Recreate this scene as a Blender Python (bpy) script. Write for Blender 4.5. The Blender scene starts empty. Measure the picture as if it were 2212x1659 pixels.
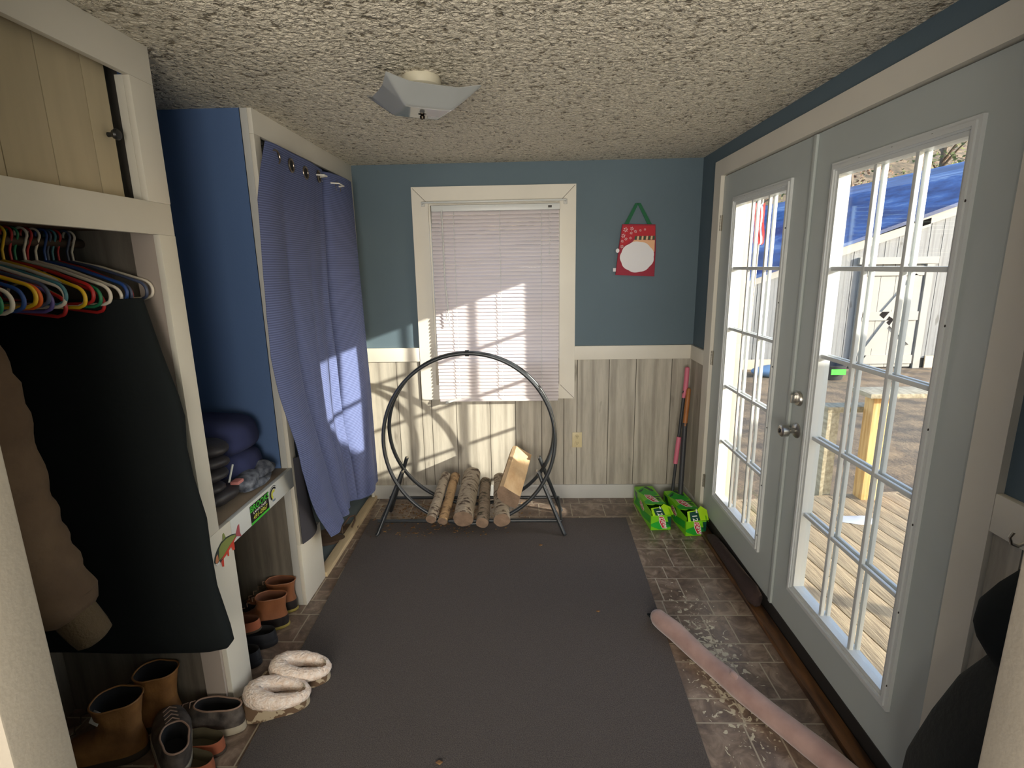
import bpy, bmesh, math, random
from mathutils import Vector, Matrix, Euler, noise
random.seed(7)
S = bpy.context.scene
COL = S.collection
# ------------------------------------------------------------------ camera
cam = bpy.data.cameras.new('camera'); co = bpy.data.objects.new('camera', cam); COL.objects.link(co)
cam.sensor_width = 36.0; cam.lens = 36.0 * 1135.08 / 2212.0; cam.clip_start = 0.05; cam.clip_end = 300
r2 = Vector((0.99952536, 0.0261998, -0.01620565)); u2 = Vector((0.01014283, 0.21684132, 0.97615417)); fw = Vector((-0.0290891, 0.97585522, -0.21647266))
M = Matrix((r2, u2, -fw)).transposed().to_4x4(); M.translation = Vector((-1.1622, -3.6848, 1.6932)); co.matrix_world = M
S.camera = co
# ------------------------------------------------------------------ world, sun, exposure
S.view_settings.view_transform = 'Standard'; S.view_settings.look = 'None'; S.view_settings.gamma = 1; S.view_settings.use_curve_mapping = False
S.view_settings.exposure = 0.0
w = bpy.data.worlds.new('sky'); S.world = w; w.use_nodes = True
wn = w.node_tree.nodes; wl = w.node_tree.links; bg = wn['Background']
sky = wn.new('ShaderNodeTexSky'); sky.sky_type = 'NISHITA'; sky.sun_disc = False; sky.sun_elevation = math.radians(22); sky.sun_rotation = math.radians(112); sky.air_density = 1.0; sky.dust_density = 1.0
wl.new(sky.outputs[0], bg.inputs[0]); bg.inputs[1].default_value = 0.62
SUN = Vector((-1.0, 0.49, -0.346)).normalized()
sl = bpy.data.lights.new('sun', 'SUN'); sl.energy = 12.0; sl.angle = math.radians(0.6); sl.color = (1.0, 0.93, 0.80)
so = bpy.data.objects.new('sun', sl); COL.objects.link(so); so.rotation_euler = SUN.to_track_quat('-Z', 'Y').to_euler(); so.location = (8, -3, 6)
# added fill light behind the camera, brightens the room
al = bpy.data.lights.new('rear_fill_light', 'AREA'); al.shape = 'RECTANGLE'; al.size = 2.2; al.size_y = 1.5; al.energy = 165; al.color = (1.0, 0.93, 0.82)
ao = bpy.data.objects.new('rear_fill_light', al); COL.objects.link(ao); ao.location = (-1.3, -5.7, 1.35); ao.rotation_euler = (math.radians(90 + 24), 0, 0)

# ------------------------------------------------------------------ helpers
def srgb(r, g, b):
    f = lambda c: (c/255/12.92) if c/255 <= 0.04045 else ((c/255+0.055)/1.055)**2.4
    return (f(r), f(g), f(b), 1)
def mat(name, col, rough=0.6, metal=0.0, bump=0.0, bscale=40, var=0.0, vscale=6, col2=None, stretch=None, spec=None, sss=0):
    m = bpy.data.materials.new(name); m.use_nodes = True; nt = m.node_tree; N = nt.nodes; L = nt.links; b = N['Principled BSDF']
    b.inputs['Base Color'].default_value = col; b.inputs['Roughness'].default_value = rough; b.inputs['Metallic'].default_value = metal
    if spec is not None: b.inputs['Specular IOR Level'].default_value = spec
    tc = N.new('ShaderNodeTexCoord'); mp = N.new('ShaderNodeMapping'); L.new(tc.outputs['Object'], mp.inputs[0])
    if stretch: mp.inputs['Scale'].default_value = stretch
    if var or col2:
        n = N.new('ShaderNodeTexNoise'); n.inputs['Scale'].default_value = vscale; n.inputs['Detail'].default_value = 6; L.new(mp.outputs[0], n.inputs[0])
        r = N.new('ShaderNodeValToRGB'); r.color_ramp.elements[0].position = 0.35; r.color_ramp.elements[1].position = 0.65
        c2 = col2 or tuple(c*(1-var) for c in col[:3]) + (1,)
        r.color_ramp.elements[0].color = c2; r.color_ramp.elements[1].color = col
        L.new(n.outputs[0], r.inputs[0]); L.new(r.outputs[0], b.inputs['Base Color'])
    if bump:
        n2 = N.new('ShaderNodeTexNoise'); n2.inputs['Scale'].default_value = bscale; n2.inputs['Detail'].default_value = 4; L.new(mp.outputs[0], n2.inputs[0])
        bp = N.new('ShaderNodeBump'); bp.inputs['Strength'].default_value = bump; bp.inputs['Distance'].default_value = 0.01; L.new(n2.outputs[0], bp.inputs['Height']); L.new(bp.outputs[0], b.inputs['Normal'])
    return m
def nodes(m): return m.node_tree.nodes, m.node_tree.links, m.node_tree.nodes['Principled BSDF']

class MB:
    def __init__(s): s.bm = bmesh.new(); s.mi = 0; s.T = None
    def _v(s, p):
        p = Vector(p)
        return s.bm.verts.new(s.T @ p if s.T else p)
    def face(s, vs):
        try: f = s.bm.faces.new(vs); f.material_index = s.mi; return f
        except ValueError: return None
    def box(s, x0, x1, y0, y1, z0, z1, bev=0.0):
        b = bmesh.new(); bmesh.ops.create_cube(b, size=1)
        for v in b.verts: v.co = Vector(((x0+x1)/2+v.co.x*(x1-x0), (y0+y1)/2+v.co.y*(y1-y0), (z0+z1)/2+v.co.z*(z1-z0)))
        if bev: bmesh.ops.bevel(b, geom=b.edges[:], offset=bev, segments=2, affect='EDGES', profile=0.6)
        s.merge(b); return s
    def merge(s, b, T=None):
        mp = {}
        for v in b.verts: mp[v] = s._v(T @ v.co if T else v.co)
        for f in b.faces: s.face([mp[v] for v in f.verts])
        b.free()
    def rings(s, rings, cap0=True, cap1=True, closed=True):
        R = [[s._v(p) for p in r] for r in rings]
        n = len(R[0])
        for a, b in zip(R, R[1:]):
            for i in range(n if closed else n-1):
                j = (i+1) % n; s.face([a[i], a[j], b[j], b[i]])
        if cap0 and closed: s.face(R[0][::-1])
        if cap1 and closed: s.face(R[-1])
        return s
    def tube(s, pts, r, seg=10, cap=True, loop=False, flat=1.0):
        pts = [Vector(p) for p in pts]; n = len(pts)
        rs = r if isinstance(r, (list, tuple)) else [r]*n
        up = None; out = []
        for i, p in enumerate(pts):
            if loop: t = pts[(i+1) % n]-pts[i-1]
            else: t = pts[min(i+1, n-1)]-pts[max(i-1, 0)]
            t.normalize()
            if up is None: up = Vector((0, 0, 1)) if abs(t.z) < 0.9 else Vector((0, 1, 0))
            a = t.cross(up)
            if a.length < 1e-5: a = t.orthogonal()
            a.normalize(); bb = a.cross(t).normalized(); up = bb
            out.append([p + a*math.cos(2*math.pi*k/seg)*rs[i] + bb*math.sin(2*math.pi*k/seg)*rs[i]*flat for k in range(seg)])
        if loop: out.append(out[0]); cap = False
        return s.rings(out, cap, cap)
    def prism(s, poly, d, T=None):   # poly in local XY, extruded along local +Z by d
        T = T or Matrix.Identity(4)
        s.rings([[T @ Vector((x, y, 0)) for x, y in poly], [T @ Vector((x, y, d)) for x, y in poly]]); return s
    def lathe(s, prof, T=None, seg=24, cap=True):
        T = T or Matrix.Identity(4)
        s.rings([[T @ Vector((r*math.cos(2*math.pi*k/seg), r*math.sin(2*math.pi*k/seg), z)) for k in range(seg)] for r, z in prof], cap, cap); return s
    def grid(s, f, nu, nv):
        V = [[s._v(f(i/nu, j/nv)) for j in range(nv+1)] for i in range(nu+1)]
        for i in range(nu):
            for j in range(nv): s.face([V[i][j], V[i+1][j], V[i+1][j+1], V[i][j+1]])
        return s
    def blob(s, c, r, amp=0.12, fs=6, sub=3, sq=1.0):
        b = bmesh.new(); bmesh.ops.create_icosphere(b, subdivisions=sub, radius=1)
        for v in b.verts:
            p = v.co.copy()
            if sq != 1: p = Vector([math.copysign(abs(q)**sq, q) for q in p])
            q = Vector((p.x*r[0], p.y*r[1], p.z*r[2])); k = 1+amp*noise.noise((q+Vector(c))*fs)
            v.co = Vector(c)+q*k
        s.merge(b); return s
    def text(s, txt, size, T, depth=0.0, shear=0.0, align='CENTER', sx=1.0):
        cu = bpy.data.curves.new('t', 'FONT'); cu.body = txt; cu.size = size; cu.shear = shear; cu.align_x = align; cu.align_y = 'CENTER'; cu.extrude = depth; cu.resolution_u = 3
        cu.offset = size*0.02
        o = bpy.data.objects.new('t', cu); me = bpy.data.meshes.new_from_object(o)
        b = bmesh.new(); b.from_mesh(me); 
        for v in b.verts: v.co.x *= sx
        s.merge(b, T); bpy.data.objects.remove(o); bpy.data.meshes.remove(me); bpy.data.curves.remove(cu); return s
    def build(s, name, m, parent=None, smooth=40, origin=None, recalc=True):
        bm = s.bm
        if recalc: bmesh.ops.recalc_face_normals(bm, faces=bm.faces[:])
        off = Vector((0, 0, 0))
        if parent is not None: off = WL(parent)
        elif origin == 'keep': pass
        elif origin is not None: off = Vector(origin)
        else:
            xs = [v.co for v in bm.verts]
            mn = Vector([min(c[i] for c in xs) for i in range(3)]); mx = Vector([max(c[i] for c in xs) for i in range(3)])
            off = Vector(((mn.x+mx.x)/2, (mn.y+mx.y)/2, mn.z))
        for v in bm.verts: v.co -= off
        if smooth:
            lim = math.radians(smooth)
            for f in bm.faces: f.smooth = True
            for e in bm.edges:
                e.smooth = (len(e.link_faces) == 2 and e.calc_face_angle(0) < lim)
        me = bpy.data.meshes.new(name); bm.to_mesh(me); bm.free()
        for mm in (m if isinstance(m, (list, tuple)) else [m]): me.materials.append(mm)
        o = bpy.data.objects.new(name, me); COL.objects.link(o)
        if parent is not None: o.parent = parent
        else: o.location = off
        return o
def WL(o):
    v = Vector((0, 0, 0))
    while o is not None: v = v + Vector(o.location); o = o.parent
    return v
def tag(o, label=None, cat=None, group=None, kind=None):
    if label: o['label'] = label
    if cat: o['category'] = cat
    if group: o['group'] = group
    if kind: o['kind'] = kind
    return o
def thing(name, loc, label=None, cat=None, group=None, kind=None):
    o = bpy.data.objects.new(name, None); o.empty_display_size = 0.1; COL.objects.link(o); o.location = loc
    return tag(o, label, cat, group, kind)
def copy_tree(o, parent=None):
    c = o.copy(); COL.objects.link(c)
    if parent is not None: c.parent = parent
    for ch in list(o.children):
        copy_tree(ch, c)
    return c
def st(mb, name, m, **k): return tag(mb.build(name, m, origin='keep', **k), kind='structure')
def boxo(name, m, b, parent=None, bev=0.0):
    return MB().box(*b, bev=bev).build(name, m, parent)
def face_T(o, xdir, ydir):   # matrix with local X, Y axes and origin o (Z = normal)
    x = Vector(xdir).normalized(); y = Vector(ydir).normalized(); z = x.cross(y)
    T = Matrix((x, y, z)).transposed().to_4x4(); T.translation = Vector(o); return T

# ------------------------------------------------------------------ materials
TRIM = mat('painted_trim', srgb(218, 213, 200), 0.5, bump=0.05, bscale=30, var=0.06, vscale=3)
TRIMB = mat('painted_trim_grey', srgb(190, 190, 186), 0.5, var=0.08, vscale=5)
DOORW = mat('door_white', srgb(180, 187, 184), 0.42, var=0.06, vscale=2.5)
LITE = mat('lite_frame_white', srgb(205, 208, 206), 0.38)
BLUE = mat('blue_wall_paint', srgb(88, 106, 116), 0.7, bump=0.06, bscale=120, var=0.05, vscale=2)
NAVY = mat('navy_wall_paint', srgb(78, 104, 146), 0.75, bump=0.05, bscale=100)
REAR = mat('rear_room_paint', srgb(190, 180, 160), 0.8)
PARTN = mat('partition_paint', srgb(176, 166, 150), 0.7, bump=0.08, bscale=90, var=0.05)
BLACKM = mat('black_metal', (0.035, 0.04, 0.045, 1), 0.32, 0.2)
STEEL = mat('brushed_steel', (0.55, 0.53, 0.49, 1), 0.3, 1.0)
DARKSCREW = mat('dark_screw', (0.03, 0.025, 0.02, 1), 0.5)
HINGE = mat('hinge_metal', (0.33, 0.31, 0.26, 1), 0.45, 0.7)
BLACKF = mat('black_cloth', (0.012, 0.015, 0.016, 1), 0.95, spec=0.15, bump=0.2, bscale=20)
KNOBB = mat('black_knob', (0.015, 0.015, 0.015, 1), 0.35)

def panel_mat(name, c1, c2, c3):
    m = mat(name, c1, 0.6); N, L, b = nodes(m)
    tc = N.new('ShaderNodeTexCoord'); g = N.new('ShaderNodeNewGeometry')
    ad = N.new('ShaderNodeVectorMath'); ad.operation = 'ADD'
    cb = N.new('ShaderNodeCombineXYZ'); mu = N.new('ShaderNodeMath'); mu.operation = 'MULTIPLY'; mu.inputs[1].default_value = 13
    L.new(g.outputs['Random Per Island'], mu.inputs[0]); L.new(mu.outputs[0], cb.inputs[2]); L.new(mu.outputs[0], cb.inputs[0])
    L.new(tc.outputs['Object'], ad.inputs[0]); L.new(cb.outputs[0], ad.inputs[1])
    mp = N.new('ShaderNodeMapping'); mp.inputs['Scale'].default_value = (6, 6, 0.55); L.new(ad.outputs[0], mp.inputs[0])
    wv = N.new('ShaderNodeTexWave'); wv.wave_type = 'RINGS'; wv.rings_direction = 'Z'; wv.inputs['Scale'].default_value = 0.5; wv.inputs['Distortion'].default_value = 9; wv.inputs['Detail'].default_value = 3; wv.inputs['Detail Scale'].default_value = 0.8
    L.new(mp.outputs[0], wv.inputs[0])
    n = N.new('ShaderNodeTexNoise'); n.inputs['Scale'].default_value = 3.5; n.inputs['Detail'].default_value = 8; n.inputs['Roughness'].default_value = 0.7; L.new(mp.outputs[0], n.inputs[0])
    r = N.new('ShaderNodeValToRGB'); r.color_ramp.elements[0].position = 0.3; r.color_ramp.elements[0].color = c2; r.color_ramp.elements[1].position = 0.62; r.color_ramp.elements[1].color = c1
    L.new(n.outputs[0], r.inputs[0])
    r2_ = N.new('ShaderNodeValToRGB'); r2_.color_ramp.elements[0].position = 0.0; r2_.color_ramp.elements[0].color = (0.72, 0.71, 0.70, 1); r2_.color_ramp.elements[1].position = 0.25; r2_.color_ramp.elements[1].color = (1, 1, 1, 1); L.new(wv.outputs[0], r2_.inputs[0])
    mx = N.new('ShaderNodeMix'); mx.data_type = 'RGBA'; mx.blend_type = 'MULTIPLY'; mx.inputs[0].default_value = 0.8; L.new(r.outputs[0], mx.inputs[6]); L.new(r2_.outputs[0], mx.inputs[7])
    # knots
    mp2 = N.new('ShaderNodeMapping'); mp2.inputs['Scale'].default_value = (7, 7, 2.6); L.new(ad.outputs[0], mp2.inputs[0])
    vo = N.new('ShaderNodeTexNoise'); vo.inputs['Scale'].default_value = 1.2; vo.inputs['Detail'].default_value = 3; L.new(mp2.outputs[0], vo.inputs[0])
    r3 = N.new('ShaderNodeValToRGB'); r3.color_ramp.elements[0].position = 0.66; r3.color_ramp.elements[0].color = (0, 0, 0, 1); r3.color_ramp.elements[1].position = 0.74; r3.color_ramp.elements[1].color = (0.75, 0.75, 0.75, 1); L.new(vo.outputs[0], r3.inputs[0])
    mx2 = N.new('ShaderNodeMix'); mx2.data_type = 'RGBA'; L.new(r3.outputs[0], mx2.inputs[0]); L.new(mx.outputs[2], mx2.inputs[6]); mx2.inputs[7].default_value = c3
    L.new(mx2.outputs[2], b.inputs['Base Color'])
    return m
PANEL = panel_mat('grey_wood_panelling', srgb(186, 180, 166), srgb(152, 146, 134), srgb(98, 92, 82))
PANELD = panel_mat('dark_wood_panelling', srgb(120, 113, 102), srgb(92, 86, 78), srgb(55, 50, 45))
GROOVE = mat('panel_groove', srgb(74, 68, 60), 0.8)

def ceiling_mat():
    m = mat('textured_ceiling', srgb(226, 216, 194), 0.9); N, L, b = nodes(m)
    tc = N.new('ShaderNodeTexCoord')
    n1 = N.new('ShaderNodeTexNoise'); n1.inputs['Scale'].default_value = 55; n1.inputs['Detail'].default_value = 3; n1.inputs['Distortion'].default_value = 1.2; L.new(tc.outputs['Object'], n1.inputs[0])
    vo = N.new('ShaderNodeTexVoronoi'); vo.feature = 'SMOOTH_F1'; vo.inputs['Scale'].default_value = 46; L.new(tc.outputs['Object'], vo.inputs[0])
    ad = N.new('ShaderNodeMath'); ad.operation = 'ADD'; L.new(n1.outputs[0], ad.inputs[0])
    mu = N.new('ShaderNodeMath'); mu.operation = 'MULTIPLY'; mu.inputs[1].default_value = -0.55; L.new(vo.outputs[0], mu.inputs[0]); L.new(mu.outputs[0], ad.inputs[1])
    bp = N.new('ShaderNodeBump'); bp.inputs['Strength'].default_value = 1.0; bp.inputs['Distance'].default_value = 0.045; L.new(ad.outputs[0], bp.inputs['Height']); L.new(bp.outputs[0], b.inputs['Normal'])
    r = N.new('ShaderNodeValToRGB'); e = r.color_ramp.elements; e[0].position = 0.05; e[0].color = srgb(142, 132, 112); e[1].position = 0.15; e[1].color = srgb(238, 229, 208)  # low spots darker in colour too: painted crevice shade, partly dirt
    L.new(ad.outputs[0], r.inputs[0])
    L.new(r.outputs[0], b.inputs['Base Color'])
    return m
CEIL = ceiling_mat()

def tile_mat():
    m = mat('slate_look_vinyl_tile', srgb(120, 98, 78), 0.32); N, L, b = nodes(m)
    tc = N.new('ShaderNodeTexCoord'); g = N.new('ShaderNodeNewGeometry')
    cb = N.new('ShaderNodeCombineXYZ'); mu = N.new('ShaderNodeMath'); mu.operation = 'MULTIPLY'; mu.inputs[1].default_value = 31
    L.new(g.outputs['Random Per Island'], mu.inputs[0]); L.new(mu.outputs[0], cb.inputs[2]); L.new(mu.outputs[0], cb.inputs[0])
    ad = N.new('ShaderNodeVectorMath'); ad.operation = 'ADD'; L.new(tc.outputs['Object'], ad.inputs[0]); L.new(cb.outputs[0], ad.inputs[1])
    n = N.new('ShaderNodeTexNoise'); n.inputs['Scale'].default_value = 12; n.inputs['Detail'].default_value = 9; n.inputs['Roughness'].default_value = 0.62; n.inputs['Distortion'].default_value = 0.9; L.new(ad.outputs[0], n.inputs[0])
    r = N.new('ShaderNodeValToRGB'); e = r.color_ramp.elements; e[0].position = 0.32; e[0].color = srgb(88, 74, 66); e[1].position = 0.68; e[1].color = srgb(158, 140, 124)
    k = e.new(0.5); k.color = srgb(116, 99, 86); L.new(n.outputs[0], r.inputs[0])
    # dried salt flakes on the floor by the doors: noise limited to a patch
    sx = N.new('ShaderNodeSeparateXYZ'); L.new(tc.outputs['Object'], sx.inputs[0])
    vo = N.new('ShaderNodeTexNoise'); vo.inputs['Scale'].default_value = 42; vo.inputs['Detail'].default_value = 2.5; vo.inputs['Distortion'].default_value = 0.8; L.new(tc.outputs['Object'], vo.inputs[0])
    ds = N.new('ShaderNodeVectorMath'); ds.operation = 'DISTANCE'; mp = N.new('ShaderNodeMapping'); mp.inputs['Rotation'].default_value = (0, 0, -0.14); mp.inputs['Scale'].default_value = (5.2, 1.35, 0); L.new(tc.outputs['Object'], mp.inputs[0])
    L.new(mp.outputs[0], ds.inputs[0]); v = Matrix.Rotation(-0.14, 3, 'Z') @ Vector((-0.36*5.2, -1.72*1.35, 0)); ds.inputs[1].default_value = (v.x, v.y, 0)
    mr = N.new('ShaderNodeMapRange'); mr.inputs['From Min'].default_value = 0.0; mr.inputs['From Max'].default_value = 1.0; mr.inputs['To Min'].default_value = 0.455; mr.inputs['To Max'].default_value = 0.74; L.new(ds.outputs['Value'], mr.inputs[0])
    gt = N.new('ShaderNodeMath'); gt.operation = 'GREATER_THAN'; L.new(vo.outputs[0], gt.inputs[0]); L.new(mr.outputs[0], gt.inputs[1])
    mx = N.new('ShaderNodeMix'); mx.data_type = 'RGBA'; L.new(gt.outputs[0], mx.inputs[0]); L.new(r.outputs[0], mx.inputs[6]); mx.inputs[7].default_value = srgb(196, 188, 165)
    L.new(mx.outputs[2], b.inputs['Base Color'])
    bp = N.new('ShaderNodeBump'); bp.inputs['Strength'].default_value = 0.25; bp.inputs['Distance'].default_value = 0.004; L.new(n.outputs[0], bp.inputs['Height']); L.new(bp.outputs[0], b.inputs['Normal'])
    return m
TILE = tile_mat(); GROUT = mat('tile_grout', srgb(172, 162, 144), 0.7)
RUGM = mat('charcoal_rug', srgb(116, 109, 106), 0.97, bump=0.9, bscale=420, col2=srgb(92, 87, 86), vscale=260, spec=0.1)
def glass_mat():
    m = bpy.data.materials.new('clear_glass'); m.use_nodes = True; N = m.node_tree.nodes; L = m.node_tree.links
    for n in list(N):
        if n.type == 'BSDF_PRINCIPLED': N.remove(n)
    out = [n for n in N if n.type == 'OUTPUT_MATERIAL'][0]
    t = N.new('ShaderNodeBsdfTransparent'); t.inputs[0].default_value = (0.96, 0.97, 0.97, 1); g = N.new('ShaderNodeBsdfGlossy'); g.inputs['Roughness'].default_value = 0.02
    lw = N.new('ShaderNodeLayerWeight'); lw.inputs[0].default_value = 0.5; pw = N.new('ShaderNodeMath'); pw.operation = 'POWER'; pw.inputs[1].default_value = 5; L.new(lw.outputs['Facing'], pw.inputs[0]); f = N.new('ShaderNodeMath'); f.operation = 'MULTIPLY_ADD'; f.inputs[1].default_value = 0.45; f.inputs[2].default_value = 0.03; L.new(pw.outputs[0], f.inputs[0]); mx = N.new('ShaderNodeMixShader')
    L.new(f.outputs[0], mx.inputs[0]); L.new(t.outputs[0], mx.inputs[1]); L.new(g.outputs[0], mx.inputs[2]); L.new(mx.outputs[0], out.inputs[0]); return m
GLASS = glass_mat()
def blind_mat():
    m = mat('vinyl_blind', srgb(212, 205, 207), 0.5); N, L, b = nodes(m)
    out = [n for n in N if n.type == 'OUTPUT_MATERIAL'][0]
    tr = N.new('ShaderNodeBsdfTranslucent'); tr.inputs[0].default_value = (0.8, 0.68, 0.74, 1); mx = N.new('ShaderNodeMixShader'); mx.inputs[0].default_value = 0.13
    L.new(b.outputs[0], mx.inputs[1]); L.new(tr.outputs[0], mx.inputs[2]); L.new(mx.outputs[0], out.inputs[0]); return m
BLIND = blind_mat()

# ================================================================== SETTING
XL = -2.315; HC = 2.37
# floor: one sheet of vinyl with a printed stone pattern
fl = MB(); fl.mi = 1; fl.box(-3.2, 0.14, -6.2, 0.14, -0.12, 0.0)
fl.mi = 0
g = 0.003; y = 0.0; row = 0
pat = [(0.115, [0.23, 0.115, 0.23, 0.115]), (0.20, [0.115, 0.115, 0.23, 0.23]), (0.115, [0.23, 0.23, 0.115]), (0.20, [0.23, 0.115, 0.115])]
while y > -6.1:
    h, ws = pat[row % 4]; x = 0.13 - 0.17*((row*7) % 5)/5 ; k = row*3
    while x > -3.1:
        wd = ws[k % len(ws)]
        vs = [fl.bm.verts.new(q) for q in ((x-wd+g, y-h+g, 0.0006), (x-g, y-h+g, 0.0006), (x-g, y-g, 0.0006), (x-wd+g, y-g, 0.0006))]
        fl.face(vs); x -= wd; k += 1
    y -= h; row += 1
st(fl, 'floor', [TILE, GROUT], smooth=0, recalc=False)
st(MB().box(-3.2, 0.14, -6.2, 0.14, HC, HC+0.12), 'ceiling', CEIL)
# back wall with the window opening
OX0, OX1, OZ0, OZ1 = -1.815, -0.93, 0.865, 2.12
wb = MB(); 
for b in ((-3.14, OX0, 0, 0.14, 0, HC), (OX1, 0.14, 0, 0.14, 0, HC), (OX0, OX1, 0, 0.14, 0, OZ0), (OX0, OX1, 0, 0.14, OZ1, HC)): wb.box(*b)
st(wb, 'wall_back', BLUE)
def strips(name, xs, z0, z1, zc=(None,)):
    pass
cuts = [-2.315, -2.10, -1.93, -1.86, -1.68, -1.435, -1.25, -1.06, -0.90, -0.805, -0.58, -0.39, -0.14, 0.0]
pb = MB(); pb.mi = 1; pb.box(-2.315, 0, -0.004, 0.0, 0.0, 1.06); pb.mi = 0
for a, b in zip(cuts, cuts[1:]): pb.box(a+0.0022, b-0.0022, -0.009, -0.004, 0.0, 1.06)
tag(pb.build('trim_1', [PANEL, GROOVE], origin='keep', smooth=0), kind='structure')
# chair rail and baseboards
RZ0, RZ1 = 1.050, 1.147
tag(boxo('trim_2', TRIM, (-2.315, -1.9211, -0.020, -0.0, RZ0, RZ1), bev=0.002), kind='structure')
tag(boxo('trim_3', TRIM, (-0.8271, -0.0, -0.020, -0.0, RZ0, RZ1), bev=0.002), kind='structure')
tag(boxo('trim_4', TRIM, (-0.019, 0.0, -0.2921, -0.020, RZ0, RZ1), bev=0.002), kind='structure')
tag(boxo('baseboard_back', TRIMB, (-2.315, 0.0, -0.022, -0.009, 0.001, 0.108), bev=0.002), kind='structure')
tag(boxo('baseboard_right', TRIMB, (-0.022, -0.009, -0.292, -0.022, 0.001, 0.108), bev=0.002), kind='structure')
# right wall with door opening
YD0, YD1, DZT = -2.376, -0.388, 2.205
wr = MB()
for b in ((0, 0.14, YD1, 0.14, 0, HC), (0, 0.14, -6.2, YD0, 0, HC), (0, 0.14, YD0, YD1, DZT, HC)): wr.box(*b)
st(wr, 'wall_right', BLUE)
pr = MB(); pr.mi = 1; pr.box(-0.004, 0, -0.30, -0.009, 0, 1.06); pr.box(-0.004, 0, -2.9, -2.459, 0, 1.06); pr.mi = 0
for a, b in ((-0.12, -0.009), (-0.30, -0.12), (-2.54, -2.459), (-2.72, -2.54), (-2.90, -2.72)): pr.box(-0.009, -0.004, a+0.002, b-0.002, 0, 1.06)
tag(pr.build('trim_5', [PANEL, GROOVE], origin='keep', smooth=0), kind='structure')
st(MB().box(-3.14, -3.0, -6.2, 0, 0, HC), 'wall_left', NAVY)
st(MB().box(-3.2, 0.14, -6.3, -6.2, 0, HC), 'wall_rear', REAR)
# partition the camera looks through
st(MB().box(-3.0, -2.012, -3.00, -2.90, 0, HC, bev=0.004), 'wall_front_left', PARTN)
st(MB().box(-0.371, 0.0, -3.00, -2.90, 0, HC, bev=0.004), 'wall_front_right', PARTN)
# window trim, frame, glass
def frame(mb, x0, x1, z0, z1, wd, y0, y1, bev=0.003, mitre=True):
    o = [(x0, z0), (x1, z0), (x1, z1), (x0, z1)]; i = [(x0+wd, z0+wd), (x1-wd, z0+wd), (x1-wd, z1-wd), (x0+wd, z1-wd)]
    for k in range(4):
        j = (k+1) % 4; q = [o[k], o[j], i[j], i[k]]
        # shrink slightly along the mitre so that the joint shows
        mb.rings([[(a, y0, b) for a, b in q], [(a, y1, b) for a, b in q]])
tr = MB(); frame(tr, -1.9211, -0.8271, 0.7707, 2.2236, 0.108, -0.022, 0.0)
for q in (((-1.9211, 2.2236), (-1.813, 2.1156)), ((-0.8271, 2.2236), (-0.935, 2.1156)), ((-0.8271, 0.7707), (-0.935, 0.8787))):
    pass
win = thing('window_1', (-1.37, 0, 0.77), kind='structure')
tr.build('casing', TRIM, win, smooth=0)
jb = MB(); frame(jb, OX0, OX1, OZ0, OZ1, 0.012, 0.0, 0.13); jb.build('jamb', TRIM, win, smooth=0)
sf = MB(); frame(sf, OX0+0.012, OX1-0.012, OZ0+0.012, OZ1-0.012, 0.045, 0.07, 0.11); sf.box(OX0+0.03, OX1-0.03, 0.06, 0.10, 1.46, 1.50); sf.build('sash', LITE, win, smooth=0)
boxo('pane', GLASS, (OX0+0.05, OX1-0.05, 0.088, 0.092, OZ0+0.05, OZ1-0.05), win)
sc = MB()
for q in ((-1.913, 2.2156, -1), (-0.835, 2.2156, 1)):
    x, z, s_ = q
    sc.tube([(x, -0.0225, z), (x - s_*0.095, -0.0225, z-0.095)], 0.0012, 4)
sc.tube([(-0.83, -0.0225, 0.774), (-0.93, -0.0225, 0.874)], 0.0012, 4)
sc.build('mitre_joint', GROOVE, win)

# ------------------------------------------------------------------ french doors
cs = MB(); 
yo, yi, ni, no = -0.2918, -0.3995, -2.364, -2.458; ti, to = 2.196, 2.2864
for q in ([(yo, 0.0), (yo, to), (yi, ti), (yi, 0.0)], [(yo, to), (no, to), (ni, ti), (yi, ti)], [(no, to), (no, 0.0), (ni, 0.0), (ni, ti)]):
    cs.rings([[(-0.02, a, b) for a, b in q], [(0.0, a, b) for a, b in q]])
st(cs, 'trim_6', TRIM, smooth=0)
jm = MB()
for b in ((0.0, 0.14, yi, -0.388, 0, 2.205), (0.0, 0.14, -2.376, -2.364, 0, 2.205), (0, 0.14, -2.376, -0.388, 2.196, 2.208)): jm.box(*b)
jm.box(0.046, 0.075, yi-0.012, yi, 0.09, 2.196); jm.box(0.046, 0.075, -2.364, -2.352, 0.09, 2.196); jm.box(0.046, 0.075, -2.364, yi, 2.184, 2.196)
st(jm, 'trim_7', TRIM)
SILLM = mat('worn_oak_sill', srgb(112, 76, 44), 0.45, col2=srgb(52, 36, 26), vscale=4, stretch=(8, 1, 8))
sill = MB(); sill.box(-0.062, -0.001, -2.46, -0.30, 0.0008, 0.030, bev=0.005)
st(sill, 'trim_8', SILLM)
st(MB().box(0.004, 0.16, -2.364, -0.40, 0.0, 0.088), 'trim_9', mat('dark_threshold', (0.02, 0.018, 0.016, 1), 0.6))
DX0, DX1 = 0.001, 0.040
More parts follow.
